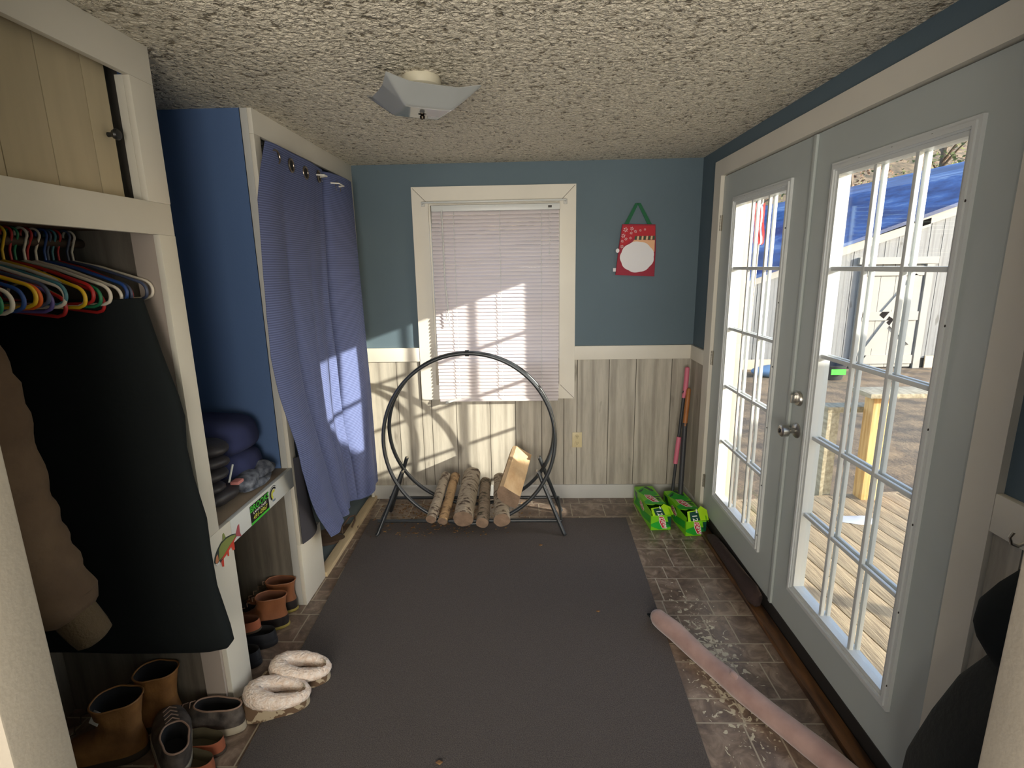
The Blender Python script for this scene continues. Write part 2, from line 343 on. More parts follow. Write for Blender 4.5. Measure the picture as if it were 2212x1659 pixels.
def leaf(name, y_far, y_near, l_far, l_near, label=None):
    d = thing(name, (DX0, (y_far+y_near)/2, 0.097), kind='structure')
    zb, zt = 0.097, 2.190; f0, f1, lb, lt = l_near, l_far, 0.2655, 2.0528     # lite frame outer
    wd = 0.045
    slab = MB()
    for b in ((DX0, DX1, y_near, f0+0.02, zb, zt), (DX0, DX1, f1-0.02, y_far, zb, zt), (DX0, DX1, f0+0.02, f1-0.02, zb, lb+0.02), (DX0, DX1, f0+0.02, f1-0.02, lt-0.02, zt)): slab.box(*b)
    slab.build('door_slab', DOORW, d, smooth=0)
    fr = MB()
    for (x0, x1, e, wi) in ((DX0-0.012, DX0, 0, 0.030), (DX0-0.018, DX0-0.004, 0.012, 0.012), (DX1, DX1+0.005, 0, 0.028), (DX0-0.006, DX1, 0.026, 0.018)):
        o = [(f0+e, lb+e), (f1-e, lb+e), (f1-e, lt-e), (f0+e, lt-e)]; e2 = e+wi; i = [(f0+e2, lb+e2), (f1-e2, lb+e2), (f1-e2, lt-e2), (f0+e2, lt-e2)]
        for k in range(4):
            j = (k+1) % 4; q = [o[k], o[j], i[j], i[k]]; fr.rings([[(x0, a, b) for a, b in q], [(x1, a, b) for a, b in q]])
    fr.build('lite_frame', LITE, d, smooth=0)
    g0, g1, gb, gt = f0+wd, f1-wd, lb+wd, lt-wd
    boxo('pane', GLASS, (DX0+0.018, DX0+0.022, g0-0.01, g1+0.01, gb-0.01, gt+0.01), d)
    mu = MB()
    for k in (1, 2):
        yy = g0+(g1-g0)*k/3
        for xx in (DX0+0.010, DX0+0.036): mu.box(xx-0.008, xx+0.006, yy-0.008, yy+0.008, gb-0.01, gt+0.01, bev=0.003)
    for k in (1, 2, 3, 4):
        zz = gb+(gt-gb)*k/5
        for xx in (DX0+0.010, DX0+0.036): mu.box(xx-0.007, xx+0.005, g0-0.01, g1+0.01, zz-0.008, zz+0.008, bev=0.003)
    mu.build('muntins', LITE, d)
    first = None
    pts = [(f0+0.014, lb+(lt-lb)*k/6) for k in (0.3, 1.2, 2.2, 3.2, 4.2, 5.3)] + [(f1-0.014, lb+(lt-lb)*k/6) for k in (0.3, 1.2, 2.2, 3.2, 4.2, 5.3)] + [(f0+(f1-f0)*k/4, zz) for k in (1, 2, 3) for zz in (lb+0.014, lt-0.014)]
    for (a, b) in pts:
        s_ = MB().lathe([(0.0045, 0), (0.0045, 0.002), (0.002, 0.003)], face_T((DX0-0.0125, a, b), (0, -1, 0), (0, 0, 1)), 8)
        s_.T = None; o = s_.build('screw', DARKSCREW, d)
    return d
d1 = leaf('door_1', -0.403, -1.395, -0.5796, -1.242)
d2 = leaf('door_2', -1.405, -2.360, -1.5518, -2.2203)
boxo('astragal', DOORW, (DX0-0.012, DX0, -1.420, -1.396, 0.10, 2.188), d2, bev=0.004)
wsm = MB().box(DX0+0.004, DX1, -1.4045, -1.3955, 0.10, 2.188); wsm.build('weatherstrip', GROOVE, d2)
def hinge(y, z, side, par):
    h = MB()
    for k in range(5):
        h.tube([(-0.004, y, z-0.045+k*0.018+0.001), (-0.004, y, z-0.045+(k+1)*0.018-0.001)], 0.0075, 10)
    h.box(-0.001, 0.001, y-0.02*side, y, z-0.045, z+0.045) if side > 0 else h.box(-0.001, 0.001, y, y+0.02, z-0.045, z+0.045)
    h.build('hinge', HINGE, par)
for z in (1.93, 1.12, 0.30): hinge(-0.398, z, 1, d1)
for z in (1.93, 1.15, 0.33): hinge(-2.362, z, -1, d2)
# knob and deadbolt on the near leaf
kn = MB(); T = face_T((DX0, -1.479, 0.985), (0, 1, 0), (0, 0, 1)) @ Matrix.Rotation(math.pi, 4, 'X')
kn.lathe([(0.033, 0), (0.033, 0.004), (0.026, 0.011), (0.013, 0.014), (0.012, 0.030), (0.018, 0.036), (0.0255, 0.042), (0.027, 0.056), (0.026, 0.068), (0.020, 0.073), (0.012, 0.073), (0.010, 0.070)], T, 28)
k = kn.build('door_knob', STEEL, d2); k['label'] = 'round satin steel door knob'
MB().box(DX0-0.0785, DX0-0.070, -1.482, -1.476, 0.977, 0.993, bev=0.001).build('keyway_button', KNOBB, k)
db = MB(); T2 = face_T((DX0, -1.472, 1.125), (0, 1, 0), (0, 0, 1)) @ Matrix.Rotation(math.pi, 4, 'X')
db.lathe([(0.032, 0), (0.032, 0.005), (0.027, 0.012), (0.014, 0.014)], T2, 28)
dbo = db.build('deadbolt', STEEL, d2)
MB().box(DX0-0.036, DX0-0.012, -1.477, -1.467, 1.107, 1.143, bev=0.003).build('thumb_turn', STEEL, dbo)

# hook rail on right wall beyond the doors
hr = tag(boxo('trim_10', TRIM, (-0.020, 0.0, -2.90, -2.459, 1.035, 1.135), bev=0.002), kind='structure')
hk = thing('coat_hook', (-0.02, -2.575, 1.06), 'metal coat hook on a white plate screwed to the rail right of the doors', 'hook')
boxo('back_plate', TRIM, (-0.028, -0.020, -2.60, -2.545, 1.055, 1.115), hk, bev=0.002)
MB().tube([(-0.028, -2.572, 1.080), (-0.040, -2.572, 1.066), (-0.055, -2.572, 1.058), (-0.070, -2.572, 1.064), (-0.076, -2.572, 1.080), (-0.070, -2.572, 1.092)], [0.004, 0.004, 0.004, 0.0038, 0.0036, 0.004], 8).build('hook', STEEL, hk)
MB().lathe([(0.006, 0), (0.005, 0.003)], face_T((-0.028, -2.572, 1.095), (0, -1, 0), (0, 0, 1)), 10).build('screw', STEEL, hk)

# ================================================================== LEFT SIDE: closets
PD = -2.998
# far closet behind the curtain
fc = thing('curtain_closet', (-2.6, -0.65, 0), 'built-in closet with white face frame hidden behind the blue curtain', 'closet')
ff = MB()
ff.box(XL-0.02, XL, -1.30, -0.0, 2.268, HC, bev=0.002); ff.box(XL-0.02, XL, -1.30, -1.245, 0.34, 2.268, bev=0.002); ff.box(XL-0.02, XL, -0.055, 0.0, 0.03, 2.268, bev=0.002)
ff.box(XL-0.02, XL, -1.30, -1.045, 0.0, 0.34, bev=0.002)
ff.build('face_frame', TRIM, fc)
boxo('side_panel', NAVY, (PD, XL-0.05, -1.30, -1.27, 0.70, HC), fc)
boxo('corner_post', TRIMB, (XL-0.055, XL-0.02, -1.30, -1.27, 0.0, HC), fc, bev=0.002)
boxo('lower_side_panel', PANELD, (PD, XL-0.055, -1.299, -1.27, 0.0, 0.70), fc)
boxo('sill', mat('bare_pine_sill', srgb(206, 186, 150), 0.6, var=0.2, vscale=5, stretch=(8, 1, 8)), (XL-0.045, XL+0.012, -1.045, -0.0, 0.0, 0.028), fc, bev=0.003)
boxo('closet_floor', mat('blue_grey_painted_floor', srgb(112, 124, 128), 0.6, var=0.15), (PD, XL-0.045, -1.27, -0.0, 0.0, 0.012), fc)
boxo('end_panel', mat('slate_blue_panel', srgb(86, 98, 108), 0.7), (PD, XL-0.02, -0.02, -0.0, 0.012, HC-0.0), fc)
# near coat closet
cc = thing('coat_closet', (-2.65, -2.35, 0), 'built-in white coat closet with a cupboard on top at left', 'closet')
nf = MB()
nf.box(XL-0.02, XL, -2.80, -1.92, 2.262, HC, bev=0.002)
nf.box(XL-0.02, XL, -2.80, -1.922, 1.812, 1.910, bev=0.002)
nf.box(XL-0.02, XL, -2.022, -1.920, 1.910, 2.262, bev=0.002)
nf.box(XL-0.02, XL, -1.999, -1.920, 0.7575, 1.812, bev=0.002)
nf.box(XL-0.02, XL, -1.983, -1.849, 0.0, 0.757, bev=0.002)
nf.build('face_frame', TRIM, cc)
boxo('corner_stud', mat('taupe_primed_wood', srgb(170, 158, 148), 0.7), (XL-0.095, XL-0.02, -1.995, -1.945, 0.0, 1.83), cc)
boxo('upper_stud', TRIM, (XL-0.045, XL-0.02, -2.022, -1.98, 1.91, 2.262), cc)
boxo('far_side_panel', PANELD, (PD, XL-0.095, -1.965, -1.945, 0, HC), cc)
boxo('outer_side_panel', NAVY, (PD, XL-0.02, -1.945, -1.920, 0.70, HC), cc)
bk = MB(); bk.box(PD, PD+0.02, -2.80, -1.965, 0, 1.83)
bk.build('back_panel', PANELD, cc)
boxo('shelf', mat('dark_shelf_wood', srgb(92, 70, 50), 0.7), (PD+0.02, XL-0.02, -2.80, -1.966, 1.83, 1.86), cc)
cd = MB()
for a, b in ((-2.80, -2.567), (-2.567, -2.424), (-2.424, -2.283), (-2.283, -2.142), (-2.142, -2.058)): cd.box(XL-0.062, XL-0.045, a+0.0012, b-0.0012, 1.87, 2.31, bev=0.001)
CDM = mat('cream_cupboard_boards', srgb(190, 176, 146), 0.55, var=0.1, vscale=4, stretch=(6, 6, 0.8))
cdo = cd.build('cupboard_door', CDM, cc)
kb = MB(); kb.lathe([(0.007, 0), (0.006, 0.012), (0.013, 0.018), (0.016, 0.026), (0.013, 0.032), (0.004, 0.034)], face_T((XL-0.045, -2.085, 2.085), (0, 1, 0), (0, 0, 1)), 16)
kb2 = kb.build('knob', KNOBB, cdo)
boxo('cupboard_back', PANELD, (XL-0.10, XL-0.09, -2.80, -1.93, 1.86, HC), cc)
# bench between them
sb = thing('storage_bench', (-2.6, -1.6, 0), 'white bench with an open shoe bay between the two closets', 'bench')
boxo('front_board', mat('white_bench_board', srgb(205, 209, 208), 0.5, var=0.04), (XL-0.02, XL+0.001, -1.848, -1.300, 0.660, 0.757), sb, bev=0.002)
boxo('seat', mat('worn_bench_ply', srgb(150, 134, 116), 0.6, var=0.2), (PD+0.001, XL-0.02, -1.92, -1.300, 0.735, 0.755), sb, bev=0.002)
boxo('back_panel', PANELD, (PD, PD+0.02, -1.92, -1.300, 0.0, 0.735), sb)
# stickers on the bench front (plane x = XL)
SX = XL + 0.0016
def FT(y, z): return face_T((SX, y, z), (0, 1, 0), (0, 0, 1))
GR = mat('sticker_green', srgb(70, 190, 60), 0.5); YEL = mat('sticker_yellow', srgb(196, 200, 80), 0.5); BLK = mat('sticker_black', srgb(22, 22, 26), 0.4); WHT = mat('sticker_white', srgb(225, 225, 222), 0.5)
s1 = MB(); s1.prism([(-0.078, -0.046), (0.078, -0.046), (0.078, 0.040), (-0.078, 0.040)], 0.0004, FT(-1.63, 0.705)); s1.mi = 1
s1.prism([(-0.078, -0.044), (0.078, -0.044), (0.078, -0.034), (-0.078, -0.034)], 0.0006, FT(-1.63, 0.705))
s1.text('BROOKS', 0.036, FT(-1.63, 0.728) @ Matrix.Translation((0, 0, 0.001)), shear=0.2, sx=1.15); s1.mi = 2
s1.text('LAWN CARE', 0.015, FT(-1.63, 0.707) @ Matrix.Translation((0, 0, 0.001)), sx=1.3); s1.mi = 3
s1.text('491-0967', 0.027, FT(-1.63, 0.686) @ Matrix.Translation((0, 0, 0.001)), shear=0.2, sx=1.15)
tag(s1.build('sticker', [BLK, GR, WHT, YEL], sb, smooth=0, recalc=False), 'black and green business sticker')
s2 = MB()
def arc(r0, r1, a0, a1, n=14): return [(r0*math.cos(math.radians(a0+(a1-a0)*k/n)), r0*math.sin(math.radians(a0+(a1-a0)*k/n))) for k in range(n+1)] + [(r1*math.cos(math.radians(a1+(a0-a1)*k/n)), r1*math.sin(math.radians(a1+(a0-a1)*k/n))) for k in range(n+1)]
s2.prism(arc(0.024, 0.032, 40, 230), 0.0006, FT(-1.503, 0.712)); s2.prism(arc(0.036, 0.0385, 50, 200), 0.0006, FT(-1.503, 0.712)); s2.mi = 1
s2.prism(arc(0.010, 0.022, 50, 240), 0.0006, FT(-1.503, 0.710)); s2.mi = 2
s2.prism(arc(0.026, 0.034, 240, 290), 0.0006, FT(-1.503, 0.712))
tag(s2.build('sticker', [BLK, YEL, mat('sticker_blue_grey', srgb(110, 130, 150), 0.5)], sb, smooth=0, recalc=False), 'small round fish emblem sticker')
# trout sticker: local X towards the tail (+y), from the head on the post
s3 = MB(); TF = FT(-1.885, 0.672) @ Matrix.Rotation(math.radians(2), 4, 'Z')
def P(l): return [(a*0.001*0.95, b*0.001) for a, b in l]
s3.prism(P([(-100, -10), (-92, 4), (-70, 22), (-40, 36), (-5, 38), (30, 30), (60, 18), (66, 12), (64, 2), (40, -8), (10, -18), (-30, -30), (-60, -34), (-85, -30), (-98, -20)]), 0.0004, TF); s3.mi = 1
s3.prism(P([(-70, -22), (-60, 20), (-40, 30), (-5, 32), (30, 25), (60, 14), (58, 6), (30, 0), (0, -8), (-40, -20)]), 0.0008, TF); s3.mi = 2
s3.prism(P([(-62, -26), (-40, -21), (0, -9), (30, -1), (60, 4), (62, 2), (40, -8), (10, -18), (-30, -30)]), 0.0009, TF)
s3.prism(P([(-58, -33), (-40, -30), (-46, -62), (-56, -56)]), 0.0006, TF); s3.prism(P([(-12, -22), (0, -19), (-4, -42), (-12, -38)]), 0.0006, TF); s3.prism(P([(18, -14), (42, -6), (40, -40), (26, -36)]), 0.0006, TF); s3.mi = 3
s3.prism(P([(62, 16), (64, 3), (100, -16), (92, 6), (96, 40), (84, 40)]), 0.0006, TF); s3.mi = 1
s3.prism(P([(-28, 36), (-6, 38), (-14, 62), (-22, 60)]), 0.0006, TF); s3.mi = 4
s3.prism(P([(-94, -14), (-84, 2), (-72, 6), (-72, -22), (-86, -26)]), 0.0009, TF); s3.mi = 5
s3.prism(P([(-98, -18), (-84, -27), (-66, -26), (-70, -34), (-88, -34)]), 0.0009, TF)
tag(s3.build('sticker', [mat('fish_outline', srgb(48, 60, 58), 0.5), mat('fish_green', srgb(132, 142, 78), 0.5), mat('fish_red', srgb(205, 70, 52), 0.5), mat('fish_tail', srgb(168, 84, 92), 0.5), mat('fish_face', srgb(196, 132, 96), 0.5), WHT], sb, smooth=0, recalc=False), 'trout shaped sticker in green and red')

# ================================================================== RUG
rg = MB(); rg.rings([[(-2.256, -0.365, z), (-0.496, -0.352, z), (-0.548, -2.30, z), (-0.60, -4.2, z), (-2.12, -4.2, z), (-2.186, -2.208, z)] for z in (0.0008, 0.009)])
tag(rg.build('rug', RUGM, smooth=0), 'charcoal grey low-pile runner rug on the tile floor', 'rug')

# ================================================================== CURTAIN
def curtain_mat():
    m = mat('blue_ribbed_curtain', srgb(90, 99, 134), 0.85); N, L, b = nodes(m)
    tc = N.new('ShaderNodeTexCoord'); mp = N.new('ShaderNodeMapping'); mp.inputs['Scale'].default_value = (0, 0, 1); L.new(tc.outputs['Object'], mp.inputs[0])
    wv = N.new('ShaderNodeTexWave'); wv.bands_direction = 'Z'; wv.inputs['Scale'].default_value = 32; wv.inputs['Distortion'].default_value = 0.4; L.new(tc.outputs['Object'], wv.inputs[0])
    r = N.new('ShaderNodeValToRGB'); r.color_ramp.elements[0].color = srgb(72, 82, 120); r.color_ramp.elements[1].color = srgb(102, 113, 156); L.new(wv.outputs[0], r.inputs[0]); L.new(r.outputs[0], b.inputs['Base Color'])
    bp = N.new('ShaderNodeBump'); bp.inputs['Strength'].default_value = 0.4; bp.inputs['Distance'].default_value = 0.003; L.new(wv.outputs[0], bp.inputs['Height']); L.new(bp.outputs[0], b.inputs['Normal'])
    return m
CURT = curtain_mat()
LE = [(2.235, -1.315), (2.10, -1.41), (1.98, -1.475), (1.90, -1.490), (1.80, -1.515), (1.67, -1.550), (1.52, -1.58), (1.35, -1.585), (1.18, -1.55), (0.98, -1.49), (0.80, -1.43), (0.60, -1.32), (0.40, -1.20), (0.30, -1.14), (0.2, -1.10)]
def interp(tab, z):
    for (z0, v0), (z1, v1) in zip(tab, tab[1:]):
        if z <= z0 and z >= z1: return v0+(v1-v0)*(z0-z)/(z0-z1)
    return tab[0][1] if z > tab[0][0] else tab[-1][1]
def cpt(u, v):
    # u: 0 left edge .. 1 right edge, v: 0 top .. 1 bottom
    zb = 0.30 + (0.05 if u > 0.60 else 0.0) - 0.03*u
    if u > 0.62: zb = 0.235
    z = 2.235 - 0.0 + (zb-2.235)*v
    yl = interp(LE, z); yr = -0.212 - 0.02*v
    y = yl+(yr-yl)*u
    open_ = min(1, v*1.5)
    amp = 0.018+0.040*open_
    # broad folds: a flat left field, a deep valley at two thirds, a narrow right fold
    x = -2.262 + 0.028*open_ + amp*(0.55*math.sin(u*7.3+0.4+0.5*v) + 0.45*math.sin(u*15.5+1.3+1.1*v)*(0.45+0.6*u))
    vall = math.exp(-((u-(0.655-0.03*v))/0.028)**2)
    x -= 0.060*vall*(0.4+0.6*open_); x += 0.035*math.exp(-((u-(0.60-0.03*v))/0.022)**2)*open_
    x += 0.012*math.sin(9*z+5*u)*v*(1-u); x -= 0.030*math.exp(-((u-(0.16+0.10*v))/0.03)**2)*open_; x -= 0.020*math.exp(-((u-(0.40-0.03*v))/0.03)**2)*open_
    # left return towards the stile
    if u < 0.07: x -= (1-u/0.07)**1.5*0.025*(0.4+v)
    x += 0.05*math.sin(math.pi*min(1, v*1.1))*(1-u)*0.6
    if z < 0.75 and u < 0.6: x += 0.02*(0.75-z)
    x = max(x, XL+0.004 if y > -1.30 else -2.36)
    return (x, y, z)
ct = thing('curtain', (-2.25, -0.76, 0.23), 'long blue ribbed curtain with metal grommets covering the closet', 'curtain')
cu = MB(); cu.grid(cpt, 90, 120)
# solid thickness
co_ = cu.build('fabric', CURT, ct, smooth=80); sm = co_.modifiers.new('solid', 'SOLIDIFY'); sm.thickness = 0.0025
GROM = mat('bronze_grommet', (0.20, 0.17, 0.14, 1), 0.3, 0.9); DARKH = mat('closet_dark', (0.006, 0.006, 0.008, 1), 0.9)
for (yy, zz) in ((-1.262, 2.180), (-1.11, 2.172), (-0.940, 2.168), (-0.730, 2.185), (-0.470, 2.165)):
    u = (yy+1.275)/(1.063); p = Vector(cpt(max(u, 0.03), 0.035)); p2 = Vector(cpt(min(1, u+0.02), 0.035)); t = (p2-p).normalized() if (p2-p).length > 0 else Vector((0, 1, 0))
    nrm = Vector((t.y, -t.x, 0)).normalized(); c = Vector((p.x, yy, zz)) + nrm*0.003
    gm = MB(); ring = [c+t*math.cos(2*math.pi*k/28)*0.028+Vector((0, 0, 1))*math.sin(2*math.pi*k/28)*0.028 for k in range(28)]
    gm.tube(ring, 0.0048, 8, loop=True); gm.mi = 1
    gm.rings([[c-nrm*0.001+t*math.cos(2*math.pi*k/28)*0.026+Vector((0, 0, 1))*math.sin(2*math.pi*k/28)*0.026 for k in range(28)], [c+nrm*0.0005+t*math.cos(2*math.pi*k/28)*0.026+Vector((0, 0, 1))*math.sin(2*math.pi*k/28)*0.026 for k in range(28)]])
    gm.build('grommet', [GROM, DARKH], ct)
rd = MB(); RW = mat('white_rod', srgb(225, 222, 210), 0.4)
rd.tube([(-2.300, -1.262, 2.19), (-2.300, -0.80, 2.19), (-2.298, -0.765, 2.19), (-2.225, -0.755, 2.187), (-2.222, -0.728, 2.185), (-2.296, -0.70, 2.185), (-2.300, -0.56, 2.18), (-2.225, -0.53, 2.178), (-2.220, -0.470, 2.172), (-2.29, -0.45, 2.17), (-2.305, -0.30, 2.17), (-2.305, -0.06, 2.17)], 0.0042, 8)
tag(rd.build('curtain_rod', RW), 'thin white rod threading the grommets of the blue curtain', 'curtain rod')

ln = MB(); ln.grid(lambda u, v: (-2.306+0.020*math.sin(u*3.1), -1.296+(0.05+0.13*(1-v)**1.2)*u+0.0*v, 0.345+0.46*v), 10, 14)
lno = ln.build('lining', mat('shaded_curtain_underside', srgb(58, 58, 66), 0.9), ct, smooth=80); sm = lno.modifiers.new('solid', 'SOLIDIFY'); sm.thickness = 0.003  # underside of the curtain fold, its shade put into the dark colour
# ================================================================== WINDOW BLINDS
bl = thing('window_blinds', (-1.365, -0.045, 0.77), 'white horizontal mini blinds closed over the window, bottom left slat broken', 'blinds')
boxo('headrail', LITE, (-1.785, -0.937, -0.062, -0.024, 2.062, 2.100), bl, bev=0.002)
sl_ = MB(); n = 52; z0, z1 = 0.794, 2.050
for k in range(n):
    zc = z1-(z1-z0)*k/(n-1); tilt = math.radians(60+random.uniform(-2.5, 2.5)); wv_ = 0.0140
    xs0 = -1.800+0.0*k; off = random.uniform(-0.0015, 0.0015)
    prof = []
    for j in range(5):
        s_ = -1+0.5*j; a = s_*wv_; bow = 0.0042*(1-s_*s_)
        prof.append((-0.045 + a*math.cos(tilt) - bow*math.sin(tilt), zc + a*math.sin(tilt) + bow*math.cos(tilt)))
    x0 = -1.790 if k > 2 else -1.785
    cols = [x0+(-0.941-x0)*i/6 for i in range(7)]
    sag = lambda t: 0.0012*math.sin(t*math.pi*3+k)
    V = [[sl_.bm.verts.new((x+off, py, pz+sag(i/6))) for py, pz in prof] for i, x in enumerate(cols)]
    for i in range(6):
        for j in range(4): sl_.face([V[i][j], V[i+1][j], V[i+1][j+1], V[i][j+1]])
so_ = sl_.build('slats', BLIND, bl, smooth=60, recalc=False); 
boxo('bottom_rail', BLIND, (-1.785, -0.945, -0.060, -0.034, 0.764, 0.782), bl, bev=0.003)
for x in (-1.64, -1.335, -1.06):
    MB().tube([(x+0.003*math.sin(j*2.1), -0.0665, 2.06-j*0.0217) for j in range(60)], 0.0015, 5).build('ladder_cord', LITE, bl)
MB().tube([(-1.715, -0.069, 2.07), (-1.712, -0.073, 1.6), (-1.690, -0.077, 1.305)], 0.0036, 8).build('tilt_wand', LITE, bl)
MB().tube([(-1.725, -0.066, 2.07), (-1.715, -0.068, 1.42), (-1.714, -0.068, 1.33)], [0.001, 0.001, 0.004], 6).build('pull_cord', LITE, bl)
MB().tube([(-1.008, -0.066, 2.07), (-1.006, -0.066, 1.80), (-1.006, -0.066, 1.775)], [0.001, 0.001, 0.004], 6).build('pull_cord', LITE, bl)
bs = MB(); bs.T = None
bs.rings([[(-1.745, -0.085, 0.752), (-1.735, -0.088, 0.770), (-1.742, -0.08, 0.772)], [(-1.62, -0.066, 0.790), (-1.60, -0.068, 0.800), (-1.61, -0.06, 0.803)], [(-1.565, -0.05, 0.790), (-1.56, -0.052, 0.793), (-1.565, -0.045, 0.795)]])
bs.build('broken_slat', LITE, bl)
MB().box(-1.014, -0.990, -0.0635, -0.062, 2.074, 2.088).build('cord_lock', DARKSCREW, bl)
cr = thing('cafe_curtain_rod', (-1.37, -0.02, 2.11), 'slim white metal curtain rod mounted across the window top', 'curtain rod')
MB().tube([(-1.845, -0.024, 2.116), (-1.845, -0.060, 2.118), (-1.835, -0.068, 2.119), (-0.908, -0.068, 2.121), (-0.898, -0.060, 2.121), (-0.898, -0.024, 2.119)], 0.006, 8).build('rod', LITE, cr)
for x in (-1.845, -0.898): boxo('bracket', TRIMB, (x-0.012, x+0.012, -0.030, -0.0225, 2.098, 2.130), cr, bev=0.002)

# ================================================================== OUTLET
ou = thing('wall_outlet', (-0.803, -0.009, 0.40), 'ivory duplex power outlet on the grey panelling right of the window', 'outlet')
IV = mat('ivory_plastic', srgb(206, 192, 152), 0.4)
boxo('cover_plate', IV, (-0.838, -0.768, -0.015, -0.009, 0.398, 0.512), ou, bev=0.002)
for z in (0.480, 0.430):
    rc = MB(); rc.lathe([(0.017, 0), (0.016, 0.003)], face_T((-0.803, -0.015, z), (1, 0, 0), (0, 0, 1)) , 18); rc.mi = 1
    for dx in (-0.006, 0.006): rc.box(-0.803+dx-0.0012, -0.803+dx+0.0012, -0.0188, -0.018, z-0.002, z+0.008)
    rc.box(-0.8055, -0.8005, -0.0188, -0.018, z-0.011, z-0.006)
    rc.build('receptacle', [IV, DARKSCREW], ou)

# ================================================================== HANGING BAG
GB = mat('green_webbing', srgb(24, 92, 58), 0.8); RED = mat('red_felt', srgb(176, 42, 52), 0.85); RED2 = mat('crimson_felt', srgb(150, 46, 62), 0.85)
BW = mat('bag_white', srgb(222, 220, 222), 0.8); BP = mat('bag_peach', srgb(222, 172, 132), 0.8); BG = mat('bag_stripe_green', srgb(40, 84, 62), 0.8); BC = mat('bag_stripe_cream', srgb(206, 196, 150), 0.8)
bag = thing('gift_bag', (-0.42, -0.005, 1.62), 'flat red holiday tote with snowflakes and green handles hanging on the blue wall', 'bag')
bd = MB(); TB = face_T((-0.42, -0.012, 1.62), (1, 0, 0), (0, 0, 1))
out = [(-0.136, 0.012), (0.125, -0.002), (0.128, 0.17), (0.120, 0.337), (-0.066+0.02, 0.342), (-0.100, 0.342), (-0.118, 0.20)]
bd.rings([[TB @ Vector((x*s_, y_ if s_ == 1 else 0.17+(y_-0.17)*s_, z)) for x, y_ in out] for z, s_ in ((0.0, 0.97), (0.004, 1), (0.014, 1), (0.018, 0.96))]); bd.build('body', RED2, bag)
gp = MB(); TG = TB @ Matrix.Translation((0, 0, 0.0182))
gp.mi = 0; gp.prism([(-0.112, 0.19), (-0.07, 0.21), (-0.01, 0.265), (0.118, 0.265), (0.115, 0.328), (-0.096, 0.333)], 0.0006, TG)
gp.mi = 1; gp.prism([(-0.052, 0.205), (-0.018, 0.240), (0.118, 0.236), (0.118, 0.16), (-0.05, 0.16)], 0.0006, TG)
gp.mi = 2
lob = []
for k in range(60):
    a = 2*math.pi*k/60; rr = 1+0.045*abs(math.sin(a*4.5))
    lob.append((0.004+0.110*rr*math.cos(a), 0.128+0.098*rr*math.sin(a)))
gp.prism(lob, 0.0012, TG)
gp.mi = 2; gp.prism([(-0.128+0.012*math.cos(t*0.524), 0.172+0.014*math.sin(t*0.524)) for t in range(12)], 0.004, TG)
for k in range(9):
    gp.mi = (3, 4)[k % 2]; x = -0.016+k*0.0150; gp.prism([(x, 0.240), (x+0.011, 0.240), (x+0.013, 0.264), (x+0.003, 0.264)], 0.0012, TG)
gp.mi = 2
for (fx, fy, fr) in ((-0.078, 0.306, 0.017), (-0.036, 0.312, 0.013), (-0.092, 0.268, 0.015), (-0.040, 0.284, 0.010), (-0.012, 0.294, 0.011), (-0.074, 0.246, 0.011), (-0.098, 0.232, 0.010), (-0.044, 0.252, 0.009), (-0.099, 0.198, 0.012), (0.020, 0.300, 0.008), (0.050, 0.306, 0.008)):
    for q in range(6):
        a = q*math.pi/3+0.3; c_, s_ = math.cos(a), math.sin(a)
        gp.prism([(fx+c_*fr*0.2, fy+s_*fr*0.2), (fx+c_*fr*0.7-s_*fr*0.17, fy+s_*fr*0.7+c_*fr*0.17), (fx+c_*fr, fy+s_*fr), (fx+c_*fr*0.7+s_*fr*0.17, fy+s_*fr*0.7-c_*fr*0.17)], 0.0012, TG)
gp.build('printed_front', [RED, BP, BW, BG, BC], bag, smooth=0)
hd = MB()
for (x0, x1) in ((-0.495, -0.425), (-0.335, -0.412)):
    hd.rings([[(x0-0.014, -0.018, 1.955), (x0+0.014, -0.018, 1.955), (x0+0.014, -0.0155, 1.955), (x0-0.014, -0.0155, 1.955)], [(x1-0.011, -0.016, 2.095), (x1+0.011, -0.016, 2.095), (x1+0.011, -0.0135, 2.095), (x1-0.011, -0.0135, 2.095)]])
hd.build('handle', GB, bag, smooth=0)
MB().box(-0.572, -0.553, -0.016, -0.014, 1.655, 1.678).build('tag', BW, bag)

# ================================================================== CORNER POLES
PINK = mat('pink_grip', srgb(206, 110, 132), 0.5); ORW = mat('orange_wood', srgb(176, 112, 58), 0.5, var=0.2); DKP = mat('dark_pole', srgb(52, 54, 58), 0.5)
p1 = thing('pink_handled_pole', (-0.14, -0.17, 0), 'thin pole with a long pink grip leaning in the far right corner', 'pole')
MB().tube([(-0.150, -0.19, 0.002), (-0.112, -0.15, 0.45), (-0.075, -0.11, 0.84)], 0.011, 10).build('shaft', DKP, p1)
MB().tube([(-0.080, -0.115, 0.79), (-0.066, -0.105, 0.86), (-0.062, -0.10, 0.93), (-0.060, -0.10, 1.00), (-0.060, -0.10, 1.006)], [0.012, 0.017, 0.017, 0.016, 0.008], 12).build('grip', PINK, p1)
MB().tube([(-0.128, -0.172, 0.33), (-0.108, -0.155, 0.52)], 0.016, 12).build('lower_grip', PINK, p1)
p2 = thing('wooden_handled_shovel', (-0.10, -0.22, 0), 'dark tool with an orange wooden handle leaning in the far right corner', 'tool')
MB().tube([(-0.105, -0.245, 0.002), (-0.070, -0.15, 0.62)], 0.018, 10).build('shaft', DKP, p2)
MB().tube([(-0.072, -0.156, 0.60), (-0.060, -0.135, 0.72), (-0.050, -0.125, 0.85), (-0.050, -0.125, 0.862)], [0.015, 0.017, 0.015, 0.009], 12).build('wooden_handle', ORW, p2)

